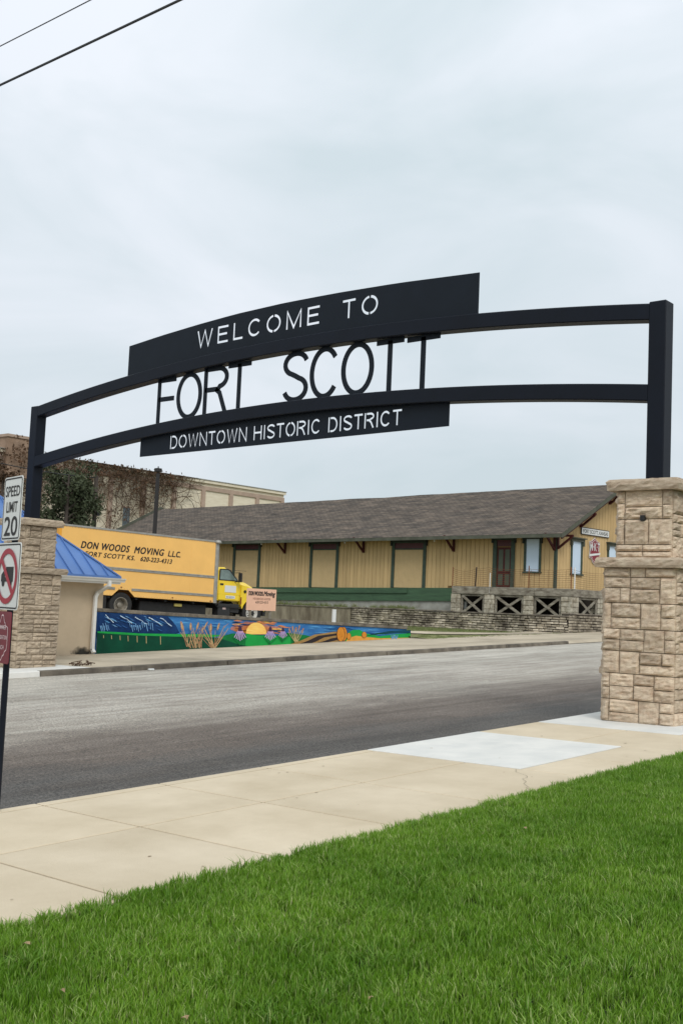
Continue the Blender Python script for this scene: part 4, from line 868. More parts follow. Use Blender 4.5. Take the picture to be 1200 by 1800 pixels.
# ---------------------------------------------------------------- railway depot
th_ = math.radians(87.0); DA = np.array([math.cos(th_), math.sin(th_), 0]); DB = np.array([math.sin(th_), -math.cos(th_), 0]); DC = np.array([48.91, 27.49, 0])
def D(a, b_, z): return tuple(DC+DA*a+DB*b_+np.array([0, 0, z]))        # along the long wall (to the left), into the building, up
def DX(a, z, dd): return D(a, dd, z)
dep = thing('railway_depot', D(0, 0, -.6), 'long ochre wooden railway depot with brown shingle roof and green trim', 'depot')
HB, RZ, EZd = 5.0, 7.08, 4.02; LEN = 37.4
def fz(a): return 1.38-.016*a if a > 6.4 else 1.40          # floor line
def sag(a): return -.0065*max(0, a)
ea, eb = -.9, -.95; rs_ = (RZ-EZd)/(HB-eb)
b = MB()
core = [D(0.0, .03, -.5), D(LEN, .03, -.5), D(LEN, 2*HB-.03, -.5), D(0.0, 2*HB-.03, -.5), D(0, .03, 4.42), D(LEN, .03, 4.2), D(LEN, 2*HB-.03, 4.2), D(0, 2*HB-.03, 4.42)]
core = [tuple(np.array(p)+DA*(.03 if i in (0, 3, 4, 7) else 0)) for i, p in enumerate(core)]
b.hexa(core); b.add([D(.03, .4, 4.42), D(.03, 2*HB-.4, 4.42), D(.03, HB, RZ-.12)], [(0, 1, 2)]); b.build('wall', M_groove_shade, dep)
# vertical boards, one object each
boards = 0
openings = [(.85, 1.86, 2.17, 4.02), (2.42, 3.75, 1.3, 4.03), (8.18, 10.62, 1.0, 3.93), (14.7, 17.04, 1.0, 3.93), (21.4, 23.95, 1.0, 3.93)]
bcache = {}
def board(a0, a1, z0, z1, face):
    w = round(a1-a0, 3); h = z1-z0; key = ('b', w)
    if key not in bcache:
        q = MB(); q.box(0, w, 0, .026, 0, 1); me = bpy.data.meshes.new('board'); me.from_pydata(q.v, [], q.f); me.materials.append(M_ochre)
        bm = bmesh.new(); bm.from_mesh(me); bmesh.ops.recalc_face_normals(bm, faces=bm.faces); bm.to_mesh(me); bm.free(); bcache[key] = me
    o = bpy.data.objects.new('board', bcache[key]); COL.objects.link(o); o.parent = dep; og = np.array(origin(dep))
    if face == 'long':
        o.location = tuple(np.array(D(a1, -.0, z0))-og); o.rotation_euler = (0, 0, th_-math.pi)      # x axis back along -DA, thickness into the wall
    else:
        o.location = tuple(np.array(D(0, a0, z0))-og); o.rotation_euler = (0, 0, th_-math.pi/2)
    o.scale = (1, 1, h)
pitch = .285; a = .10
while a < LEN-.2:
    a1 = a+pitch-.022; zt = 4.36+sag(a)-.0; zb = fz(a)
    segs = [(zb, zt)]
    for (o0, o1, oz0, oz1) in openings:
        if a1 > o0 and a < o1:
            if o0-a > .03: board(a, o0, zb, zt, 'long')
            if a1-o1 > .03: board(o1, a1, zb, zt, 'long')
            segs = []; c0, c1 = max(a, o0), min(a1, o1)
            if oz0 > zb+.1: board(c0, c1, zb, oz0, 'long')
            if oz1 < zt-.05: board(c0, c1, oz1, zt, 'long')
    if a < 27.5:
        for (s0, s1) in segs: board(a, a1, s0, s1, 'long'); boards += 1
    a += pitch
o = MB(); 
for s_ in range(2):
    pass
o.hexa([D(27.6, 0, fz(28)), D(LEN, 0, fz(37)), D(LEN, .026, fz(37)), D(27.6, .026, fz(28)), D(27.6, 0, 4.2), D(LEN, 0, 4.12), D(LEN, .026, 4.12), D(27.6, .026, 4.2)]); o.build('board_panel', M_ochre, dep)
bb = .09
gopen = [(1.34, 2.42, 2.15, 4.02), (4.94, 6.0, 2.15, 4.02), (8.0, 9.0, 2.15, 4.02)]
while bb < 2*HB-.1:
    b1 = bb+pitch-.022; mid = (bb+b1)/2; zt = EZd+rs_*((mid if mid < HB else 2*HB-mid)-eb)-.32; zb = 1.38; segs = [(zb, zt)]
    for (o0, o1, oz0, oz1) in gopen:
        if b1 > o0 and bb < o1:
            if o0-bb > .03: board(bb, o0, zb, zt, 'gable')
            if b1-o1 > .03: board(o1, b1, zb, zt, 'gable')
            c0, c1 = max(bb, o0), min(b1, o1); board(c0, c1, zb, oz0, 'gable'); board(c0, c1, oz1, zt, 'gable'); segs = []
    for (s0, s1) in segs: board(bb, b1, s0, s1, 'gable')
    bb += pitch
# roof planes with a gentle sag and UVs for the shingle courses
def roof_plane(sgn, name):
    me = bpy.data.meshes.new(name); na, nb = 40, 6; vs = []; uv = []; og = np.array(origin(dep)); T = .07
    for lay in (0, 1):
        for i in range(na+1):
            a = ea+(LEN+.9-ea)*i/na; 
            for j in range(nb+1):
                f = j/nb; bpos = eb+(HB-eb)*f; bb_ = bpos if sgn > 0 else 2*HB-bpos
                wv = .035*nz(a*.35, f*2, sgn)+.02*nz(a*.9, f*3, 4)
                z = EZd+(RZ-EZd)*f+sag(a)+wv*(.4+f)-(T if lay else 0); vs.append(np.array(D(a, bb_, z))-og); uv.append((a, f*(HB-eb)*1.13))
    fs = []; M0 = (na+1)*(nb+1)
    for i in range(na):
        for j in range(nb):
            q = (i*(nb+1)+j, (i+1)*(nb+1)+j, (i+1)*(nb+1)+j+1, i*(nb+1)+j+1); fs.append(q); fs.append(tuple(M0+k for k in q[::-1]))
    for i in range(na):
        for j in (0, nb): q = (i*(nb+1)+j, (i+1)*(nb+1)+j); fs.append((q[0], q[1], M0+q[1], M0+q[0]))
    for j in range(nb):
        for i in (0, na): q = (i*(nb+1)+j, i*(nb+1)+j+1); fs.append((q[0], q[1], M0+q[1], M0+q[0]))
    me.from_pydata([tuple(p) for p in vs], [], fs); ul = me.uv_layers.new(name='UVMap')
    for l_ in me.loops: ul.data[l_.index].uv = uv[l_.vertex_index]
    me.materials.append(M_shingle); bm = bmesh.new(); bm.from_mesh(me); bmesh.ops.recalc_face_normals(bm, faces=bm.faces); bm.to_mesh(me); bm.free(); return link(name, me, dep)
roof_plane(1, 'roof'); roof_plane(-1, 'roof')
b = MB(); n = 20; pts = [D(ea-.02+(LEN+.9-ea)*i/n, eb-.02, EZd-.10+sag(ea+(LEN-ea)*i/n)) for i in range(n+1)]
for i in range(n): b.beam(pts[i], pts[i+1], .05, .17)
b.build('eave_fascia', M_fascia, dep)
for e_a in (ea+.015, LEN+.88):
    for s_ in (1, -1):
        b = MB(); p0 = D(e_a, (eb if s_ > 0 else 2*HB-eb), EZd-.12); p1 = D(e_a, HB, RZ-.13); b.beam(p0, p1, .05, .20); b.build('rake_board', M_fascia, dep)
        b = MB(); p0 = D(e_a+.07, (eb+.1 if s_ > 0 else 2*HB-eb-.1), EZd-.20); p1 = D(e_a+.07, HB, RZ-.26); b.beam(p0, p1, .07, .13); b.build('rake_trim', M_maroon, dep)
b = MB(); b.add([D(ea+.03, eb+.05, EZd-.10), D(LEN, eb+.05, EZd-.10+sag(LEN)), D(LEN, .0, EZd+.33+sag(LEN)), D(ea+.03, .0, EZd+.33)], [(0, 1, 2, 3)]); b.build('eave_soffit', mat('brown soffit boards', (.20, .14, .085), .9, var=.2), dep)
def bracket(a, bpos, ztop, direction, size=.78):
    """vertical post on the wall, arm under the roof and a diagonal brace"""
    o = MB(); d = direction; p = np.array(D(a, bpos, ztop)); dv = (-DB if d == 'long' else -DA)
    o.beam(p+dv*.06, p+dv*.06-ZV*size*1.06, .11, .10, up=tuple(dv)); o.beam(p+dv*.05-ZV*.06, p+dv*.92-ZV*.06, .10, .10); o.beam(p+dv*.07-ZV*size, p+dv*.86-ZV*.10, .09, .10); o.build('bracket', M_maroon, dep)
for a in (.06, 6.3, 12.75, 19.2, 25.7, 32.2): bracket(a, -.0, EZd+.06+sag(a), 'long')
for bp, z in ((.06, 4.05), (2.15, 5.30), (5.0, 6.75), (7.85, 5.30), (9.9, 4.05)): bracket(-.0, bp, z, 'gable', .68)
b = MB(); b.box(-.03, .10, -.032, .0, 1.38, 4.1, lambda x, y, z: D(x, y, z)); b.box(-.034, .0, -.03, .10, 1.38, 4.1, lambda x, y, z: D(x, y, z)); b.build('corner_board', M_green, dep)
def frame4(parent, a0, a1, z0, z1, w, dp_, face, m, name='frame', sill=True):
    F_ = (lambda u, d, z: D(u, d, z)) if face == 'long' else (lambda u, d, z: D(d, u, z))
    o = MB(); o.box(a0, a0+w, -dp_, .0, z0, z1, F_); o.box(a1-w, a1, -dp_, .0, z0, z1, F_); o.box(a0+w, a1-w, -dp_, .0, z1-w, z1, F_)
    if sill: o.box(a0-.04, a1+.04, -dp_-.05, .0, z0-.07, z0, F_)
    return o.build(name, m, parent)
def hood(parent, a0, a1, z, face, m):
    F_ = (lambda u, d, zz: D(u, d, zz)) if face == 'long' else (lambda u, d, zz: D(d, u, zz))
    o = MB(); o.box(a0-.14, a1+.14, -.22, .0, z, z+.055, F_); o.box(a0-.08, a1+.08, -.12, -.0, z-.14, z, F_)
    for u in (a0-.07, a1-.03): o.box(u, u+.10, -.13, -.0, z-.36, z-.14, F_)
    return o.build('hood', m, parent)
M_dark = mat('near black green paint', (.022, .03, .024), .7, var=.2, vscale=4)
# three freight doors
for (a0, a1) in ((8.18, 10.62), (14.7, 17.04), (21.4, 23.95)):
    z0 = fz(a0)-.01; z1 = 3.90; o = MB(); o.box(a0+.2, a1-.2, -.005, .03, z0, 3.33, D); dr = o.build('freight_door', M_ochre2, dep)
    frame4(dr, a0, a1, z0, z1, .20, .06, 'long', M_green, sill=False); hood(dr, a0, a1, z1, 'long', M_dark)
    o = MB(); o.box(a0+.2, a1-.2, -.015, .03, 3.40, 3.70, D); o.build('transom', M_transom, dr)
    o = MB(); o.box(a0+.2, a1-.2, -.05, .03, 3.33, 3.40, D); o.build('transom_bar', M_green, dr)
    o = MB(); k = a0+.28
    while k < a1-.25: o.box(k, k+.012, -.011, -.004, z0, 3.33, D); k += .105
    o.build('board_groove', M_ochre, dr)
# personnel door
o = MB(); o.box(2.66, 3.5, -.0, .03, 1.40, 3.42, D); dr = o.build('entrance_door', M_maroon, dep)
frame4(dr, 2.42, 3.75, 1.38, 4.03, .22, .06, 'long', M_green, sill=False); hood(dr, 2.42, 3.75, 4.02, 'long', M_dark)
o = MB(); o.box(2.64, 3.53, -.02, .03, 3.50, 3.82, D); o.build('transom', M_transom, dr)
for (a0, a1, z0, z1) in ((2.74, 3.02, 2.22, 3.32), (3.14, 3.42, 2.22, 3.32), (2.74, 3.02, 1.50, 2.05), (3.14, 3.42, 1.50, 2.05)):
    o = MB(); o.box(a0, a1, -.008, .004, z0, z1, D); o.build('door_panel', mat('grey green panel', (.075, .09, .06), .7, var=.2), dr)
def window(a0, a1, z0, z1, face):
    F_ = (lambda u, d, z: D(u, d, z)) if face == 'long' else (lambda u, d, z: D(d, u, z))
    o = MB(); o.box(a0+.12, a1-.12, -.004, .03, z0, z1-.1, F_); w = o.build('window', M_pane, dep); frame4(w, a0, a1, z0, z1, .12, .05, face, M_green); hood(w, a0, a1, z1, face, M_dark if face == 'long' else M_fascia)
window(.85, 1.86, 2.2, 3.98, 'long'); window(1.34, 2.42, 2.2, 3.98, 'gable'); window(4.94, 6.0, 2.2, 3.98, 'gable'); window(8.0, 9.0, 2.2, 3.98, 'gable')
# green platform beam, loose plank, foundation
def slopebox(name, m, a0, a1, d0, d1, zt, zb, parent=dep, n=1, **k):
    for i in range(n):
        u0 = a0+(a1-a0)*i/n+.004; u1 = a0+(a1-a0)*(i+1)/n-.004; o = MB()
        o.hexa([D(u0, d0, zb(u0)), D(u1, d0, zb(u1)), D(u1, d1, zb(u1)), D(u0, d1, zb(u0)), D(u0, d0, zt(u0)), D(u1, d0, zt(u1)), D(u1, d1, zt(u1)), D(u0, d1, zt(u0))]); r = o.build(name, m, parent, **k)
    return r
slopebox('platform_beam', M_greenbeam, 5.4, LEN, -.14, .0, lambda a: 1.40-.018*a+.0, lambda a: .74-.024*a, n=5)
slopebox('platform_plank', M_greenbeam, 9.3, 31.0, -.20, -.145, lambda a: 1.375-.018*a, lambda a: 1.10-.018*a, n=3)
slopebox('foundation', M_darkgap, -.1, 5.3, -.04, -.0, lambda a: 1.27, lambda a: -.9)  # coloured near black to stand in for the shade under the deck
b = MB(); b.box(-.05, -.0, -.02, 10, -.9, 1.27, D); b.build('foundation', M_darkgap, dep)  # gable side, under-deck shade again put into the near-black colour
slopebox('foundation', M_found, 5.3, LEN, -.06, -.0, lambda a: .735-.024*a, lambda a: -.9, n=14)
b = MB()
for a in (13.6, 7.1, 20.6):
    p = np.array(D(a, -.72, EZd-.14+sag(a))); b = MB(); b.tube([p+(0, 0, .06), p, p-(0, 0, .06)], [.012, .02, .05], 8); b.tube([p-(0, 0, .06), p-(0, 0, .13)], [.055, .03], 8); b.build('eave_lamp', M_white, dep)
# station name board and the railway emblem, hung on the gable
def GN(bb_, d, z): return D(-d, bb_, z)
ss = thing('station_name_board', GN(3.6, .04, 4.4), 'white board reading FORT SCOTT, KANSAS on the depot gable', 'sign')
b = MB(); b.box(2.20, 4.98, .03, .07, 4.24, 4.62, GN); b.build('board_edge', M_print, ss)
b = MB(); b.box(2.24, 4.94, .071, .078, 4.28, 4.58, GN); b.build('board', M_signwhite, ss)
text_on('lettering', 'FORT SCOTT, KANSAS', M_print, ss, GN(2.36, .080, 4.335), DB, ZV, .19, 2.46, offset=.008)
em = thing('railroad_emblem', GN(3.55, .04, 3.5), 'red M-K-T railroad shield emblem on the depot gable', 'emblem')
def shield(k): 
    half = [(0, .66), (.07, .60), (.20, .53), (.30, .47), (.50, .44), (.52, .32), (.46, .10), (.47, -.12), (.52, -.32), (.50, -.42), (.33, -.42), (.24, -.50), (.20, -.60), (.07, -.68), (0, -.72)]
    pts = half+[(-x, z) for x, z in half[-2:0:-1]]; return [(3.55+x*k, 3.50+z*k) for x, z in pts]
def prismG(o, pl, d0, d1): o.prism(pl, d0, d1, lambda u, d, z: GN(u, d, z)); return o
o = prismG(MB(), shield(1.0), .03, .06).build('emblem_edge', M_signwhite, em); tri_fix(o)
o = prismG(MB(), shield(.955), .061, .066).build('emblem_outline', M_emblem, em); tri_fix(o)
o = prismG(MB(), shield(.86), .067, .070).build('emblem_rim', M_signwhite, em); tri_fix(o)
o = prismG(MB(), shield(.82), .071, .074).build('emblem_face', M_emblem, em); tri_fix(o)
text_on('lettering', 'M·K·T', M_signwhite, em, GN(3.08, .078, 3.47), DB, ZV, .42, .94, offset=.01)
b = MB(); prismG(b, [(3.02, 3.17), (4.06, 3.30), (4.08, 3.40), (3.04, 3.28)], .078, .084); b.build('banner', M_signwhite, em)
# porch deck
ZD = 1.33; DF = -1.30; DE = -1.75; A1d, B1d = 5.36, 2.4
b = MB(); b.box(DE+.04, A1d, DF+.03, -.04, ZD-.05, ZD+.0, D); b.box(DE+.04, -.04, -.04, B1d, ZD-.05, ZD+.0, D); b.build('deck_floor', M_oldwood, dep)
for a0, a1 in ((DE, .35), (.36, 3.0), (3.01, A1d)):
    b = MB(); b.box(a0+.006, a1-.006, DF-.02, DF+.12, .97, ZD+.02, D); b.build('deck_beam', M_oldwood, dep, bevel=.01)
for b0, b1 in ((DF-.02, .2), (.21, B1d)):
    b = MB(); b.box(DE-.02, DE+.12, b0+.006, b1-.006, .97, ZD+.02, D); b.build('deck_beam', M_oldwood, dep, bevel=.01)
def pier(a0, a1, b0, b1):
    rs = random.Random(int(a0*100+b0*10)); b = MB(); b.box(a0+.03, a1-.03, b0+.03, b1-.03, -.3, .965, D); b.build('pier_core', M_darkgap, dep)
    z = -.25
    for k in range(5):
        h = .243; cuts = [0, rs.choice([.35, .5, .62]), 1] if (a1-a0) > .35 else [0, 1]
        for f, (u0, u1) in (('f', (a0, a1)),):
            for c in range(len(cuts)-1):
                o = MB(); x0 = u0+(u1-u0)*cuts[c]+.008; x1 = u0+(u1-u0)*cuts[c+1]-.008; o.box(x0, x1, b0-rs.uniform(0, .02), b0+.2, z+.008, z+h-.004, D); o.build('stone', M_lime, dep, bevel=.015)
        cuts = [0, rs.choice([.35, .5, .62]), 1]
        if a0 < -1:
            for c in range(len(cuts)-1):
                o = MB(); x0 = b0+.21+(b1-b0-.21)*cuts[c]+.008; x1 = b0+.21+(b1-b0-.21)*cuts[c+1]-.008; o.box(a0-rs.uniform(0, .02), a0+.2, x0, x1, z+.008, z+h-.004, D); o.build('stone', M_lime, dep, bevel=.015)
        z += h
for a0, a1 in ((4.83, 5.42), (2.72, 3.32), (.42, .98)): pier(a0, a1, DF, DF+.45)
pier(DE, -1.16, DF, DF+.62); pier(DE, DE+.45, 1.15, 1.72)
def xframe(a0, a1, z0, z1, F_):
    o = MB(); w = .09; o.box(a0, a0+w, .06, .12, z0, z1, F_); o.box(a1-w, a1, .06, .12, z0, z1, F_); o.box(a0+w, a1-w, .06, .12, z1-w, z1, F_); o.build('lattice_frame', M_oldwood, dep)
    for p, q, d in (((a0+w, z0), (a1-w, z1-w), .075), ((a0+w, z1-w), (a1-w, z0), .10)):
        o = MB(); o.beam(F_(p[0], d-.02, p[1]), F_(q[0], d-.02, q[1]), .03, .13, up=tuple(np.array(F_(0, 0, 1))-np.array(F_(0, 0, 0)))); o.build('lattice_brace', M_oldwood, dep)
FL = lambda u, d, z: D(u, DF+d, z)
for a0, a1 in ((3.36, 4.79), (1.02, 2.68), (-1.12, .38)): xframe(a0, a1, .0, .96, FL)
FG = lambda u, d, z: D(DE+d, u, z)
xframe(-.64, 1.11, .0, .96, FG)
# snow fence along the deck edge
fe = thing('deck_fence', D(2, DF, ZD), 'rusty sagging wire fence along the edge of the depot deck', 'fence')
postsA = [(5.36, 1.0, M_rust), (3.0, .72, M_white), (.70, 1.10, M_rust), (-1.68, 1.05, M_rust)]
for a, h, m_ in postsA: 
    b = MB(); b.tube([D(a, DF+.02, ZD-.3), D(a, DF+.02, ZD+h)], .028, 6); b.build('post', m_, fe)
b = MB(); b.tube([D(-1.70, DF+.3, ZD-.3), D(-1.70, DF+.3, ZD+1.05)], .035, 6); b.build('post', M_white, fe)
b = MB(); b.tube([D(4.15, DF+.35, ZD-.05), D(4.10, DF+.35, ZD+1.02)], .04, 6); b.build('post', M_print, fe)
b = MB(); b.tube([D(-1.70, B1d, ZD-.3), D(-1.70, B1d, ZD+1.05)], .03, 6); b.build('post', M_rust, fe)
for k in range(9):
    z = ZD+.10+k*.105
    for (p, q, s_) in ((D(5.36, DF+.02, z), D(4.12, DF+.3, z-.02), .14), (D(4.12, DF+.3, z), D(3.0, DF+.02, z+.06), .02), (D(3.0, DF+.02, z+.02), D(.7, DF+.02, z), .06), (D(.7, DF+.02, z), D(-1.68, DF+.02, z), .05), (D(-1.70, DF+.02, z), D(-1.70, B1d, z), .10)):
        p, q = np.array(p), np.array(q); b = MB(); b.tube([p*(1-t)+q*t-ZV*s_*4*t*(1-t)*(.4+.07*k) for t in np.linspace(0, 1, 8)], .0075, 3); b.build('wire', M_rust, fe)
for k in range(14):
    a = 5.1-k*.5; b = MB(); b.tube([D(a, DF+.02, ZD+.04), D(a+random.uniform(-.03, .03), DF+.02, ZD+.90)], .006, 3); b.build('wire', M_rust, fe)

# ---------------------------------------------------------------- low walls in front of the depot
def rubble_wall(name, label, P_, U_, Nn, length, zb, zt, rows, wmin, wmax, seed, m, capm, rnd_=True):
    rs = random.Random(seed); P_ = np.array(P_, float); t = thing(name, tuple(P_+ZV*zb), label, 'wall')
    F_ = lambda u, d, z: tuple(P_+U_*u+Nn*d+ZV*z)
    b = MB(); b.box(0, length, -.42, -.05, zb-.2, zt, F_); b.build('core', M_darkgap, t)
    h = (zt-zb)/rows; var = []
    for v_ in range(8):
        q = MB(); nx = 3; pts = []
        q.box(0, 1, -.10, .0, 0, 1); me = bpy.data.meshes.new('stone'); 
        bm = bmesh.new()
        bmv = [bm.verts.new(p) for p in q.v]; 
        for f in q.f: bm.faces.new([bmv[i] for i in f])
        bmesh.ops.recalc_face_normals(bm, faces=bm.faces); bmesh.ops.bevel(bm, geom=list(bm.edges), offset=.11, segments=1, affect='EDGES', clamp_overlap=True)
        for vv in bm.verts:
            if vv.co.y > -.08: vv.co.y += rs.uniform(-.02, .03)
            vv.co.x += rs.uniform(-.03, .03); vv.co.z += rs.uniform(-.06, .06)
        bm.to_mesh(me); bm.free(); me.materials.append(m); var.append(me)
    og = np.array(origin(t)); ang = math.atan2(U_[1], U_[0]); count = 0
    # local +y must point along Nn
    flip = np.dot(np.cross(ZV, U_), Nn) < 0
    for r_ in range(rows):
        u = rs.uniform(-.1, 0); hh = h
        while u < length-.05:
            w = rs.uniform(wmin, wmax); w = min(w, length-u)
            if w < .08: break
            o = bpy.data.objects.new('stone', rs.choice(var)); COL.objects.link(o); o.parent = t
            uu = max(u, 0)
            zz = zb+r_*h+rs.uniform(-.008, .008)
            p = np.array(F_(uu+.008, 0, zz+.006))-og
            o.location = tuple(p); o.rotation_euler = (0, 0, ang); o.scale = (w-.028, -1 if flip else 1, hh*rs.uniform(.68, .90)); count += 1; u += w
    nn = max(1, int(length/2.2))
    for k in range(nn):
        b = MB(); u0, u1 = length*k/nn+.005, length*(k+1)/nn-.005; j = rs.uniform(-.006, .006); b.box(u0, u1, -.46, .04, zt+j, zt+.07+j, F_); b.build('coping', capm, t, bevel=.01)
    return t
rubble_wall('rubble_wall', 'low blackened rubble stone wall below the depot', D(10.62, -3.2, 0), -DA, -DB, 13.42, -.92, .0, 8, .16, .48, 4, M_rubble, M_wallcap)
rubble_wall('block_wall', 'stubby darker block wall turning the corner beside the near pillar', D(-2.82, -3.19, 0), DB, -DA, 6.5, -.78, .12, 7, .30, .55, 9, M_rubble, M_wallcap)
cw = thing('concrete_wall', D(16, -3.2, -.9), 'stained grey concrete retaining wall behind the truck', 'wall')
for k in range(6):
    a0 = 10.66+k*3.6; b = MB(); b.box(a0+.008, a0+3.592, -3.2-.0, -2.9, -1.0, -.04, D); b.build('wall_panel', M_concwall, cw)
    b = MB(); b.box(a0+.008, a0+3.592, -3.24, -2.86, -.038, .025, D); b.build('coping', M_wallcap, cw, bevel=.01)
b = MB(); b.add([D(-2.7, -3.0, -.06), D(34, -3.0, -.06), D(34, .0, -.02), D(-2.7, 6.0, -.02)], [(0, 1, 2, 3)]); b.build('terrace', M_ground, kind='structure')

# ---------------------------------------------------------------- far painted-brick building with vines
bk = thing('brick_building', (70, 84, -1), 'large cream painted brick building with pinkish pilasters behind the depot', 'building')
GY = 80.0
b = MB(); b.box(47.0, 84.9, GY, GY+26, -2, 11.45); b.build('wall', M_cream, bk)
b = MB(); b.box(46.9, 85.0, GY-.22, GY+26, 11.46, 11.72); b.build('parapet', M_cream, bk)
b = MB(); b.box(46.85, 85.05, GY-.28, GY+26, 11.725, 11.80); b.build('coping', M_alu, bk)
b = MB(); b.box(47.0, 84.9, GY-.12, GY-.003, 10.75, 11.15); b.build('brick_band', M_pinkband, bk)
for k in range(11):
    x = 84.65-3.72*k; b = MB(); b.box(x-.24, x+.24, GY-.15, GY-.003, -2, 10.745); b.build('pilaster', M_pinkband, bk)
b = MB(); b.box(63.9, 64.66, GY-.06, GY-.003, 6.2, 8.12); w = b.build('window', M_shutter, bk)
for k in range(5):
    b = MB(); x = 63.93+k*.148; b.box(x, x+.125, GY-.085, GY-.061, 6.25, 8.08); b.build('shutter_slat', M_shutter, w)
b = MB(); b.box(63.80, 64.76, GY-.10, GY-.003, 8.125, 8.25); b.build('lintel', M_pinkband, w)
for x0, x1 in ((74.2, 77.6), (78.6, 80.9)):
    b = MB(); b.box(x0, x1, GY+1.5, GY+3, 11.8, 12.05); b.build('roof_unit', M_shutter, bk)
b = MB(); b.box(51.3, 53.4, GY-.5, GY+1.6, 9.5, 12.75); b.build('chimney', M_brick, bk); b = MB(); b.box(51.2, 53.5, GY-.6, GY+1.7, 12.75, 12.98); b.build('chimney_cap', M_pinkband, bk)

def leaf_cards(name, m, pts, size, label, cat, kind='stuff', group=None, flat=None, extra=None):
    pts = np.array(pts); n = len(pts); s = size*rng.uniform(.6, 1.35, n)
    a = rng.normal(size=(n, 3)); a /= np.linalg.norm(a, axis=1)[:, None]; r0 = rng.normal(size=(n, 3)); bvec = np.cross(a, r0); bvec /= np.linalg.norm(bvec, axis=1)[:, None]
    if flat is not None: a[:, 1] *= .35; bvec[:, 1] *= .35
    s = s[:, None]; V = np.stack([pts-a*s, pts-bvec*s*.55, pts+a*s, pts+bvec*s*.55], 1).reshape(-1, 3)
    me = bpy.data.meshes.new(name); og = np.array([0, 0, 0.])
    me.vertices.add(4*n); me.vertices.foreach_set('co', V.ravel()); me.loops.add(4*n); me.loops.foreach_set('vertex_index', np.arange(4*n, dtype=np.int32)); me.polygons.add(n); me.polygons.foreach_set('loop_start', np.arange(n, dtype=np.int32)*4); me.polygons.foreach_set('loop_total', np.full(n, 4, dtype=np.int32)); me.materials.append(m); me.update(); me.validate()
    return me
# climbing vines: stems wander over the wall, leaves hang in drifts
vn = thing('climbing_vine', (60, GY-.4, -.9), 'rust brown half bare vines climbing over the left part of the cream building', 'vine')
rv = random.Random(21); stems = MB(); lp = []
def vine_walk(x, z, ang, n, r_, depth=0):
    pts = [(x, GY-.24, z)]
    for k in range(n):
        ang += rv.uniform(-.42, .42); x += .34*math.cos(ang); z += .34*math.sin(ang)
        if z > 11.8: ang = rv.choice([-.2, math.pi+.2]); z = 11.75
        if x > 73.5 or x < 47: break
        pts.append((x, GY-.24-rv.uniform(0, .12), z))
        dens = .30*max(0, min(1, (66.5-x)/9))+(.45 if 62.5 < x < 70.5 and z > 9.4 else 0)
        if rv.random() < .3*dens+.02: lp.append((x+rv.uniform(-.2, .2), GY-.3-rv.uniform(0, .2), z+rv.uniform(-.25, .25)))
        if depth < 3 and rv.random() < .20: vine_walk(x, z, ang+rv.choice([-1, 1])*rv.uniform(.5, 1.3), int(n*.6), r_*.7, depth+1)
    if len(pts) > 2: stems.tube(pts, r_, 3)
for k in range(30):
    x = rv.uniform(48, 66.5); vine_walk(x, rv.uniform(1, 8) if x < 63 else rv.uniform(8.6, 10), math.pi/2+rv.uniform(-.5, .5), rv.randint(14, 30), .026)
for k in range(14): vine_walk(rv.uniform(55, 69), rv.uniform(9.8, 11.5), rv.choice([0, 0, math.pi])+rv.uniform(-.3, .3), rv.randint(10, 20), .026)
for x0 in (69.0, 70.5): vine_walk(x0, 9.2, .6, 9, .04)
stems.build('stem', M_vine, vn, kind='stuff')
for (cx, cz, rx, rz, n_) in ((61.0, 11.3, 3.5, .6, 260), (65.2, 10.6, 1.0, 1.3, 260), (62.9, 10.6, .9, 1.3, 180), (68.3, 10.9, 1.2, .6, 160), (67.9, 9.8, .9, .7, 60), (59.5, 10.8, 2.5, 1.2, 420), (57, 9.6, 3, 2.4, 700), (60.2, 7.4, 1.3, 1.8, 160), (62.2, 6.8, .7, 1.5, 140), (63.0, 5.6, .5, .8, 90), (52.3, 11.3, 1.3, 1.6, 620), (50.5, 8.5, 3.5, 3, 1100), (49.2, 11.0, 1.8, .8, 300), (54.8, 10.9, 1.8, .9, 300), (66, 11.5, 5, .25, 200)):
    for k in range(int(n_*(.30 if cx > 55 else .32))): lp.append((cx+rv.gauss(0, .5)*rx, (GY-.35 if cx > 54 or cx < 50.9 else GY-.85)-rv.uniform(0, .35), min(11.85 if cx > 54 or cx < 50 else 13, cz+rv.gauss(0, .5)*rz)))
me = leaf_cards('leaf', M_leafbrown, lp, .15, None, None, flat=1); tag(link('leaf', me, None), kind='stuff'); lo = bpy.data.objects['leaf']; lo.parent = vn; lo.location = tuple(-np.array(origin(vn)))

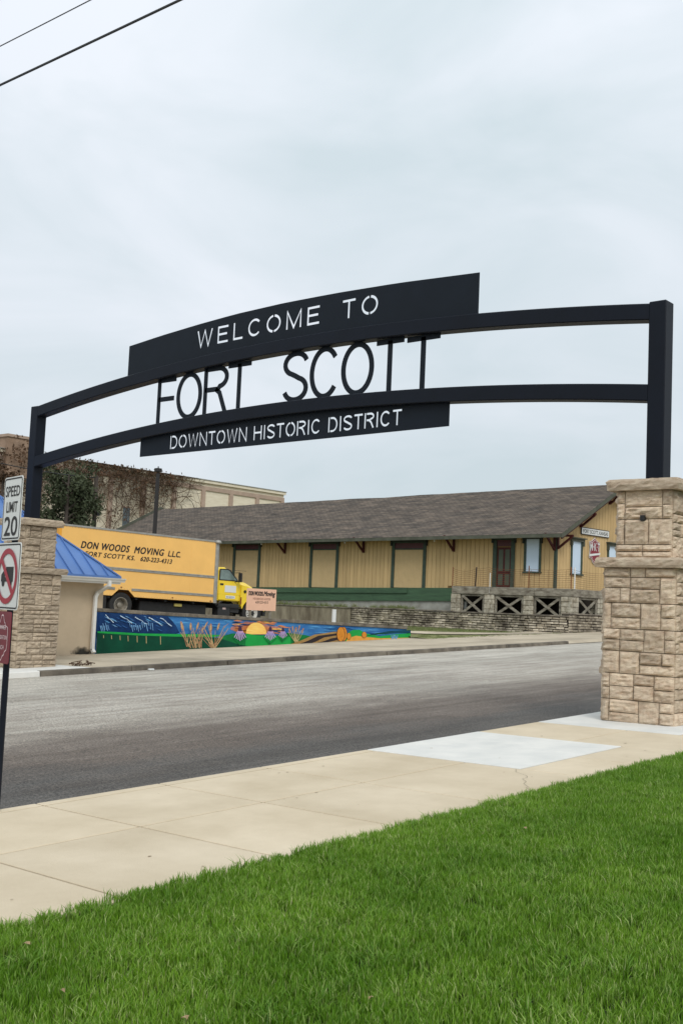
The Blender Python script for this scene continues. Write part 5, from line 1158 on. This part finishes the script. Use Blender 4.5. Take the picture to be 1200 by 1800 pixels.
def tree(label, x, y, zb, zt, rx, seed, clumps, m, group, n=5200, ls=.20, bare=.0, lean=0):
    rt = random.Random(seed); t = thing('tree', (x, y, zb), label, 'tree', group); o = MB(); H_ = zt-zb
    tr_ = [(x+lean*k*.1+.12*nz(k, seed), y+.1*nz(seed, k), zb+H_*.9*k/8) for k in range(9)]; o.tube(tr_, [.26*(1-k/9.5)+.02 for k in range(9)], 8); o.build('trunk', M_polewood, t)
    o = MB(); ends = []
    for k in range(22):
        h = rt.uniform(.15, .85); p = np.array([np.interp(h*8/.9 if h*8/.9 < 8 else 8, range(9), [q[i] for q in tr_]) for i in range(3)]); a = rt.uniform(0, 6.28); ln = rx*(1.15-h*.75)*rt.uniform(.6, 1.05)
        q = p+np.array([math.cos(a)*ln, math.sin(a)*ln, ln*rt.uniform(.3, .9)]); mid = (p+q)/2+np.array([0, 0, .1]); o.tube([p, mid, q], [.07, .045, .015], 4); ends.append(q); ends.append(mid)
    o.build('limb', M_polewood, t)
    pts = []
    cl = [(e, rt.uniform(.35, .75)) for e in ends]
    for k in range(clumps):
        a = rt.uniform(0, 6.28); f = rt.uniform(.08, 1.0); rr = rx*math.sqrt(max(.05, 1-(f*1.1-.35)**2))*rt.uniform(.35, .98); cl.append((np.array([x+math.cos(a)*rr+lean*f, y+math.sin(a)*rr, zb+H_*f]), rt.uniform(.3, .8)))
    per = n//len(cl)
    for c, r_ in cl:
        for k in range(int(per*r_*1.8)):
            d = np.array([rt.gauss(0, 1), rt.gauss(0, 1), rt.gauss(0, .8)]); d *= r_*rt.random()**.4/np.linalg.norm(d); pts.append(c+d)
    me = leaf_cards('crown', m, pts, ls, None, None); c = bpy.data.objects.new('crown', me); COL.objects.link(c); c.parent = t; c.location = (-x, -y, -zb); return t
tree('tall dull green tree just right of the far arch post, against the vine covered wall', 44.1, 61.0, -.8, 8.9, 2.3, 3, 46, M_leafgreen, 'trees in front of the far building', n=7500, ls=.13)
tree('broad dull green tree behind the truck box, next to the wooden utility pole', 46.9, 64.5, -.8, 8.6, 1.9, 8, 36, M_leafgreen, 'trees in front of the far building', n=6000, ls=.13)
tree('thin brownish tree left of the far arch post, below the chimney', 40.5, 63.0, -.8, 8.6, 2.2, 12, 34, M_leafbrown, 'trees in front of the far building', n=3000, ls=.13)

# poles
pl_ = thing('light_pole', (32.6, 38.55, -.8), 'slim dark light pole with a small lamp head rising above the truck box', 'light pole')
lx, ly = 32.62, 38.53
b = MB(); b.tube([(lx, ly, -.8), (lx, ly, 5.62)], [.11, .085], 10); b.build('pole', M_print, pl_)
b = MB(); b.box(lx-.13, lx+.13, ly-.12, ly+.12, 5.70, 5.86); b.tube([(lx, ly, 5.62), (lx, ly, 5.71)], .03, 6); b.tube([(lx, ly, 5.86), (lx, ly, 5.95)], .03, 6); b.build('lamp_head', M_print, pl_, bevel=.01)
b = MB(); b.beam((lx-.3, ly+.1, 4.3), (lx+.35, ly-.1, 4.3), .02); b.build('cross_arm', M_print, pl_)
up = thing('utility_pole', (46.2, 60.85, -.8), 'stout weathered wooden utility pole in front of the vine covered wall', 'utility pole')
b = MB(); b.tube([(46.4, 60.9, -.9), (46.3, 60.88, 3), (46.2, 60.85, 8.1)], [.17, .155, .135], 10); b.build('pole', M_polewood, up)
b = MB(); b.box(46.30, 46.48, 60.66, 60.75, 5.4, 5.7); b.build('transformer_box', M_print, up)
b = MB(); p, q = np.array((46.2, 60.85, 7.95)), np.array((30.0, 62.0, 9.6)); b.tube([p*(1-t)+q*t-ZV*1.2*4*t*(1-t)*.5 for t in np.linspace(0, 1, 14)], .03, 4); b.build('utility_cable', M_wire, None, 'dark cable running left from the wooden utility pole', 'cable')

# ---------------------------------------------------------------- vegetation
def clump_mesh(n, rad, hgt, wid, seed, lean=.35):
    r = np.random.default_rng(seed); ang = r.uniform(0, 2*np.pi, n); rr = rad*np.sqrt(r.uniform(0, 1, n)); bx, by = rr*np.cos(ang), rr*np.sin(ang)
    h = hgt*r.uniform(.55, 1.12, n); d = r.uniform(0, 2*np.pi, n); ln = h*lean*r.uniform(.1, 1.5, n); w = wid*r.uniform(.6, 1.2, n)/2; tw = r.uniform(0, np.pi, n)
    px, py = np.cos(tw)*w, np.sin(tw)*w; dx, dy = np.cos(d)*ln, np.sin(d)*ln; V = np.zeros((n, 5, 3))
    V[:, 0] = np.stack([bx-px, by-py, np.zeros(n)-.01], 1); V[:, 1] = np.stack([bx+px, by+py, np.zeros(n)-.01], 1)
    V[:, 2] = np.stack([bx+dx*.35+px*.85, by+dy*.35+py*.85, h*.6], 1); V[:, 3] = np.stack([bx+dx*.35-px*.85, by+dy*.35-py*.85, h*.6], 1); V[:, 4] = np.stack([bx+dx, by+dy, h*(1-.12*lean)], 1)
    me = bpy.data.meshes.new('tuft'); me.vertices.add(5*n); me.vertices.foreach_set('co', V.ravel()); base = np.arange(n)*5
    me.loops.add(7*n); lv = np.stack([base, base+1, base+2, base+3, base+3, base+2, base+4], 1).astype(np.int32); me.loops.foreach_set('vertex_index', lv.ravel())
    me.polygons.add(2*n); ls_ = np.stack([np.arange(n)*7, np.arange(n)*7+4], 1).astype(np.int32).ravel(); lt = np.tile(np.array([4, 3], dtype=np.int32), n); me.polygons.foreach_set('loop_start', ls_); me.polygons.foreach_set('loop_total', lt)
    col = me.attributes.new('tint', 'FLOAT', 'POINT'); tv = np.repeat(r.uniform(0, 1, n), 5); col.data.foreach_set('value', tv.astype(np.float32))
    up_ = me.attributes.new('along', 'FLOAT', 'POINT'); up_.data.foreach_set('value', np.tile(np.array([0, 0, .6, .6, 1], dtype=np.float32), n)); me.update(); me.validate(); return me
def grass_material():
    m = bpy.data.materials.new('lawn grass blade'); m.use_nodes = True; t = m.node_tree; n = t.nodes; l = t.links; n.clear()
    o = n.new('ShaderNodeOutputMaterial'); b = n.new('ShaderNodeBsdfPrincipled'); b.inputs['Roughness'].default_value = .5; b.inputs['Specular IOR Level'].default_value = .35
    at = n.new('ShaderNodeAttribute'); at.attribute_name = 'tint'; al = n.new('ShaderNodeAttribute'); al.attribute_name = 'along'
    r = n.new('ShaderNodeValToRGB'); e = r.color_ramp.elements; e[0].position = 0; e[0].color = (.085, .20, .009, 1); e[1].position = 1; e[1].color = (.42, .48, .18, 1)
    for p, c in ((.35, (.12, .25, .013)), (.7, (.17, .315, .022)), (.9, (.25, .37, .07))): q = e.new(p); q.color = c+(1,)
    l.new(at.outputs['Fac'], r.inputs[0]); g = n.new('ShaderNodeNewGeometry'); nz_ = n.new('ShaderNodeTexNoise'); nz_.inputs['Scale'].default_value = 1.1; nz_.inputs['Detail'].default_value = 4; l.new(g.outputs['Position'], nz_.inputs['Vector'])
    r2 = n.new('ShaderNodeValToRGB'); e2 = r2.color_ramp.elements; e2[0].position = .35; e2[0].color = (.72, .80, .68, 1); e2[1].position = .66; e2[1].color = (1.16, 1.10, 1.30, 1); l.new(nz_.outputs[0], r2.inputs[0])
    mu = n.new('ShaderNodeMix'); mu.data_type = 'RGBA'; mu.blend_type = 'MULTIPLY'; mu.inputs[0].default_value = 1; l.new(r.outputs[0], mu.inputs[6]); l.new(r2.outputs[0], mu.inputs[7])
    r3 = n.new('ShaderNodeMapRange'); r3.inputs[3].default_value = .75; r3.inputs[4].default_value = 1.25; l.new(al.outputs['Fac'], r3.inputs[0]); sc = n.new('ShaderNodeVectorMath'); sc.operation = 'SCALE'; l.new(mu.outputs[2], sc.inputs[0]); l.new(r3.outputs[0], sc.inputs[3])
    l.new(sc.outputs[0], b.inputs['Base Color']); tr_ = n.new('ShaderNodeBsdfTranslucent'); l.new(sc.outputs[0], tr_.inputs[0]); ms = n.new('ShaderNodeMixShader'); ms.inputs[0].default_value = .28; l.new(b.outputs[0], ms.inputs[1]); l.new(tr_.outputs[0], ms.inputs[2]); l.new(ms.outputs[0], o.inputs[0]); return m
M_grass = grass_material()
def scatter(name, pts, tufts, m, label=None, cat=None, smin=.8, smax=1.2):
    """ground cover: tuft meshes instanced on points by geometry nodes"""
    src = bpy.data.collections.new(name+'_tufts')
    for me in tufts: me.materials.append(m); src.objects.link(bpy.data.objects.new('tuft', me))
    me = bpy.data.meshes.new(name); me.from_pydata([tuple(p) for p in pts], [], []); o = link(name, me); tag(o, label, cat, kind='stuff')
    g = bpy.data.node_groups.new(name, 'GeometryNodeTree'); g.interface.new_socket('Geometry', in_out='INPUT', socket_type='NodeSocketGeometry'); g.interface.new_socket('Geometry', in_out='OUTPUT', socket_type='NodeSocketGeometry')
    n = g.nodes; l = g.links; gi = n.new('NodeGroupInput'); go = n.new('NodeGroupOutput'); ip = n.new('GeometryNodeInstanceOnPoints'); ci = n.new('GeometryNodeCollectionInfo'); ci.inputs['Collection'].default_value = src; ci.inputs['Separate Children'].default_value = True; ci.inputs['Reset Children'].default_value = True
    ip.inputs['Pick Instance'].default_value = True; rvn = n.new('FunctionNodeRandomValue'); rvn.data_type = 'FLOAT_VECTOR'; rvn.inputs[0].default_value = (-.07, -.07, 0); rvn.inputs[1].default_value = (.07, .07, 6.283)
    rs2 = n.new('FunctionNodeRandomValue'); rs2.data_type = 'FLOAT'; rs2.inputs[2].default_value = smin; rs2.inputs[3].default_value = smax; rs2.inputs['Seed'].default_value = 5
    ri = n.new('FunctionNodeRandomValue'); ri.data_type = 'INT'; ri.inputs[4].default_value = 0; ri.inputs[5].default_value = len(tufts)-1; ri.inputs['Seed'].default_value = 9
    l.new(gi.outputs[0], ip.inputs['Points']); l.new(ci.outputs[0], ip.inputs['Instance']); l.new(rvn.outputs[0], ip.inputs['Rotation']); l.new(rs2.outputs[1], ip.inputs['Scale']); l.new(ri.outputs[2], ip.inputs['Instance Index']); l.new(ip.outputs[0], go.inputs[0])
    md = o.modifiers.new('scatter', 'NODES'); md.node_group = g; return o
tufts = [clump_mesh(120, .085, .064, .0056, 100+k, .42) for k in range(7)]+[clump_mesh(70, .08, .078, .006, 200+k, .8) for k in range(1)]
pts = []; st_ = .098
for i in range(int(23/st_)):
    for j in range(int(11.2/st_)):
        x = -1.5+i*st_+random.uniform(-.05, .05); y = 5.13-j*st_+random.uniform(-.05, .05)
        if y > 5.12: y = 5.12-random.random()*.04
        pts.append((x, y, P0(x, y)-.012))
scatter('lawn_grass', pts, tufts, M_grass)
t2 = [clump_mesh(26, .16, .10, .012, 300+k, .8) for k in range(3)]
pts = []
for k in range(2600):
    x = random.uniform(35.3, 52); y = random.uniform(24.6, 33.5); pc = 26.9-.131*(x-35.3)
    if abs(y-pc) < .45+.02*(x-35)/.45*.5: continue
    if y < 25.0+max(0, x-35.15)*-.1: continue
    pts.append((x, y, lot_z(x, y)-.01))
for k in range(420):
    s = random.uniform(0, ML); p = MW(s, -.55-random.random()*.5, 0)
    if s > 9: pts.append((p[0], p[1], -.80))
M_weed = mat('dull weed blade', (.12, .165, .055), .8, col2=(.20, .20, .09), vscale=1.5, spec=.2)
scatter('verge_grass', pts, t2, M_weed, smin=.35, smax=.85)
pts = []
for k in range(330):
    a = random.choice([random.gauss(13, 3.2), random.gauss(15.5, 2.2), random.gauss(8.2, .5)]); 
    if a < 7.4 or a > 22: continue
    pts.append(D(a, -random.uniform(1.6, 2.8), -.06))
scatter('terrace_weeds', pts, [clump_mesh(22, .12, .30, .012, 400+k, .55) for k in range(3)], M_weed, smin=.5, smax=1.3)

# dry weeds at the far pillar's foot, fallen leaves, litter
rw = random.Random(4); o = MB()
for k in range(16):
    x, y = 15.95+rw.uniform(0, .5), 21.45+rw.uniform(-.12, .12); z = P0(x, y); o.tube([(x, y, z+.01), (x+rw.uniform(-.1, .12), y+rw.uniform(-.06, .06), z+rw.uniform(.03, .09)), (x+rw.uniform(-.15, .2), y+rw.uniform(-.1, .1), z+rw.uniform(.02, .12))], .011, 4)
o.build('twig_pile', M_vine, None, 'small tangle of dead twigs on the pavement at the foot of the far pillar', 'twigs')
def fallen(px, py, sc, label, seed):
    d = ray(px, py); t = (-1.774+.045)/(d[2]-.033*d[0]+.0174*d[1]); c = d*t; r = random.Random(seed); a0 = r.uniform(0, 6); o = MB(); pts = []
    for k in range(10):
        a = a0+2*math.pi*k/10; rr = sc*(1 if k % 2 else .62)*r.uniform(.85, 1.15); pts.append((c[0]+rr*math.cos(a), c[1]+rr*math.sin(a)*.7, c[2]+r.uniform(-.006, .012)))
    pts.append((c[0], c[1], c[2]+.012)); o.add(pts, [(k, (k+1) % 10, 10) for k in range(10)]); o.build('fallen_leaf', M_dry, None, label, 'leaf', 'dry leaves lying on the lawn', loc=tuple(c))
fallen(47, 1659, .024, 'largest tan dry leaf on the lawn near the left edge', 1); fallen(110, 1742, .018, 'curled dry leaf on the lawn at lower left', 2); fallen(652, 1755, .016, 'small pale dry leaf in the lawn at bottom centre', 3); fallen(922, 1456, .02, 'pale dry leaf on the far lawn below the near pillar', 4); fallen(325, 1790, .02, 'brown dry leaf at the bottom edge of the lawn', 5)
pz_ = P0(17.4, 20.5)-.12; b = MB(); b.box(17.35, 17.5, 20.38, 20.46, pz_+.005, pz_+.05); b.build('litter_scrap', M_signwhite, None, 'small white scrap of litter in the gutter by the far kerb', 'litter', bevel=.012)
for o in list(bpy.data.objects):
    if o.name.startswith('t.') and o.type == 'FONT': bpy.data.objects.remove(o)
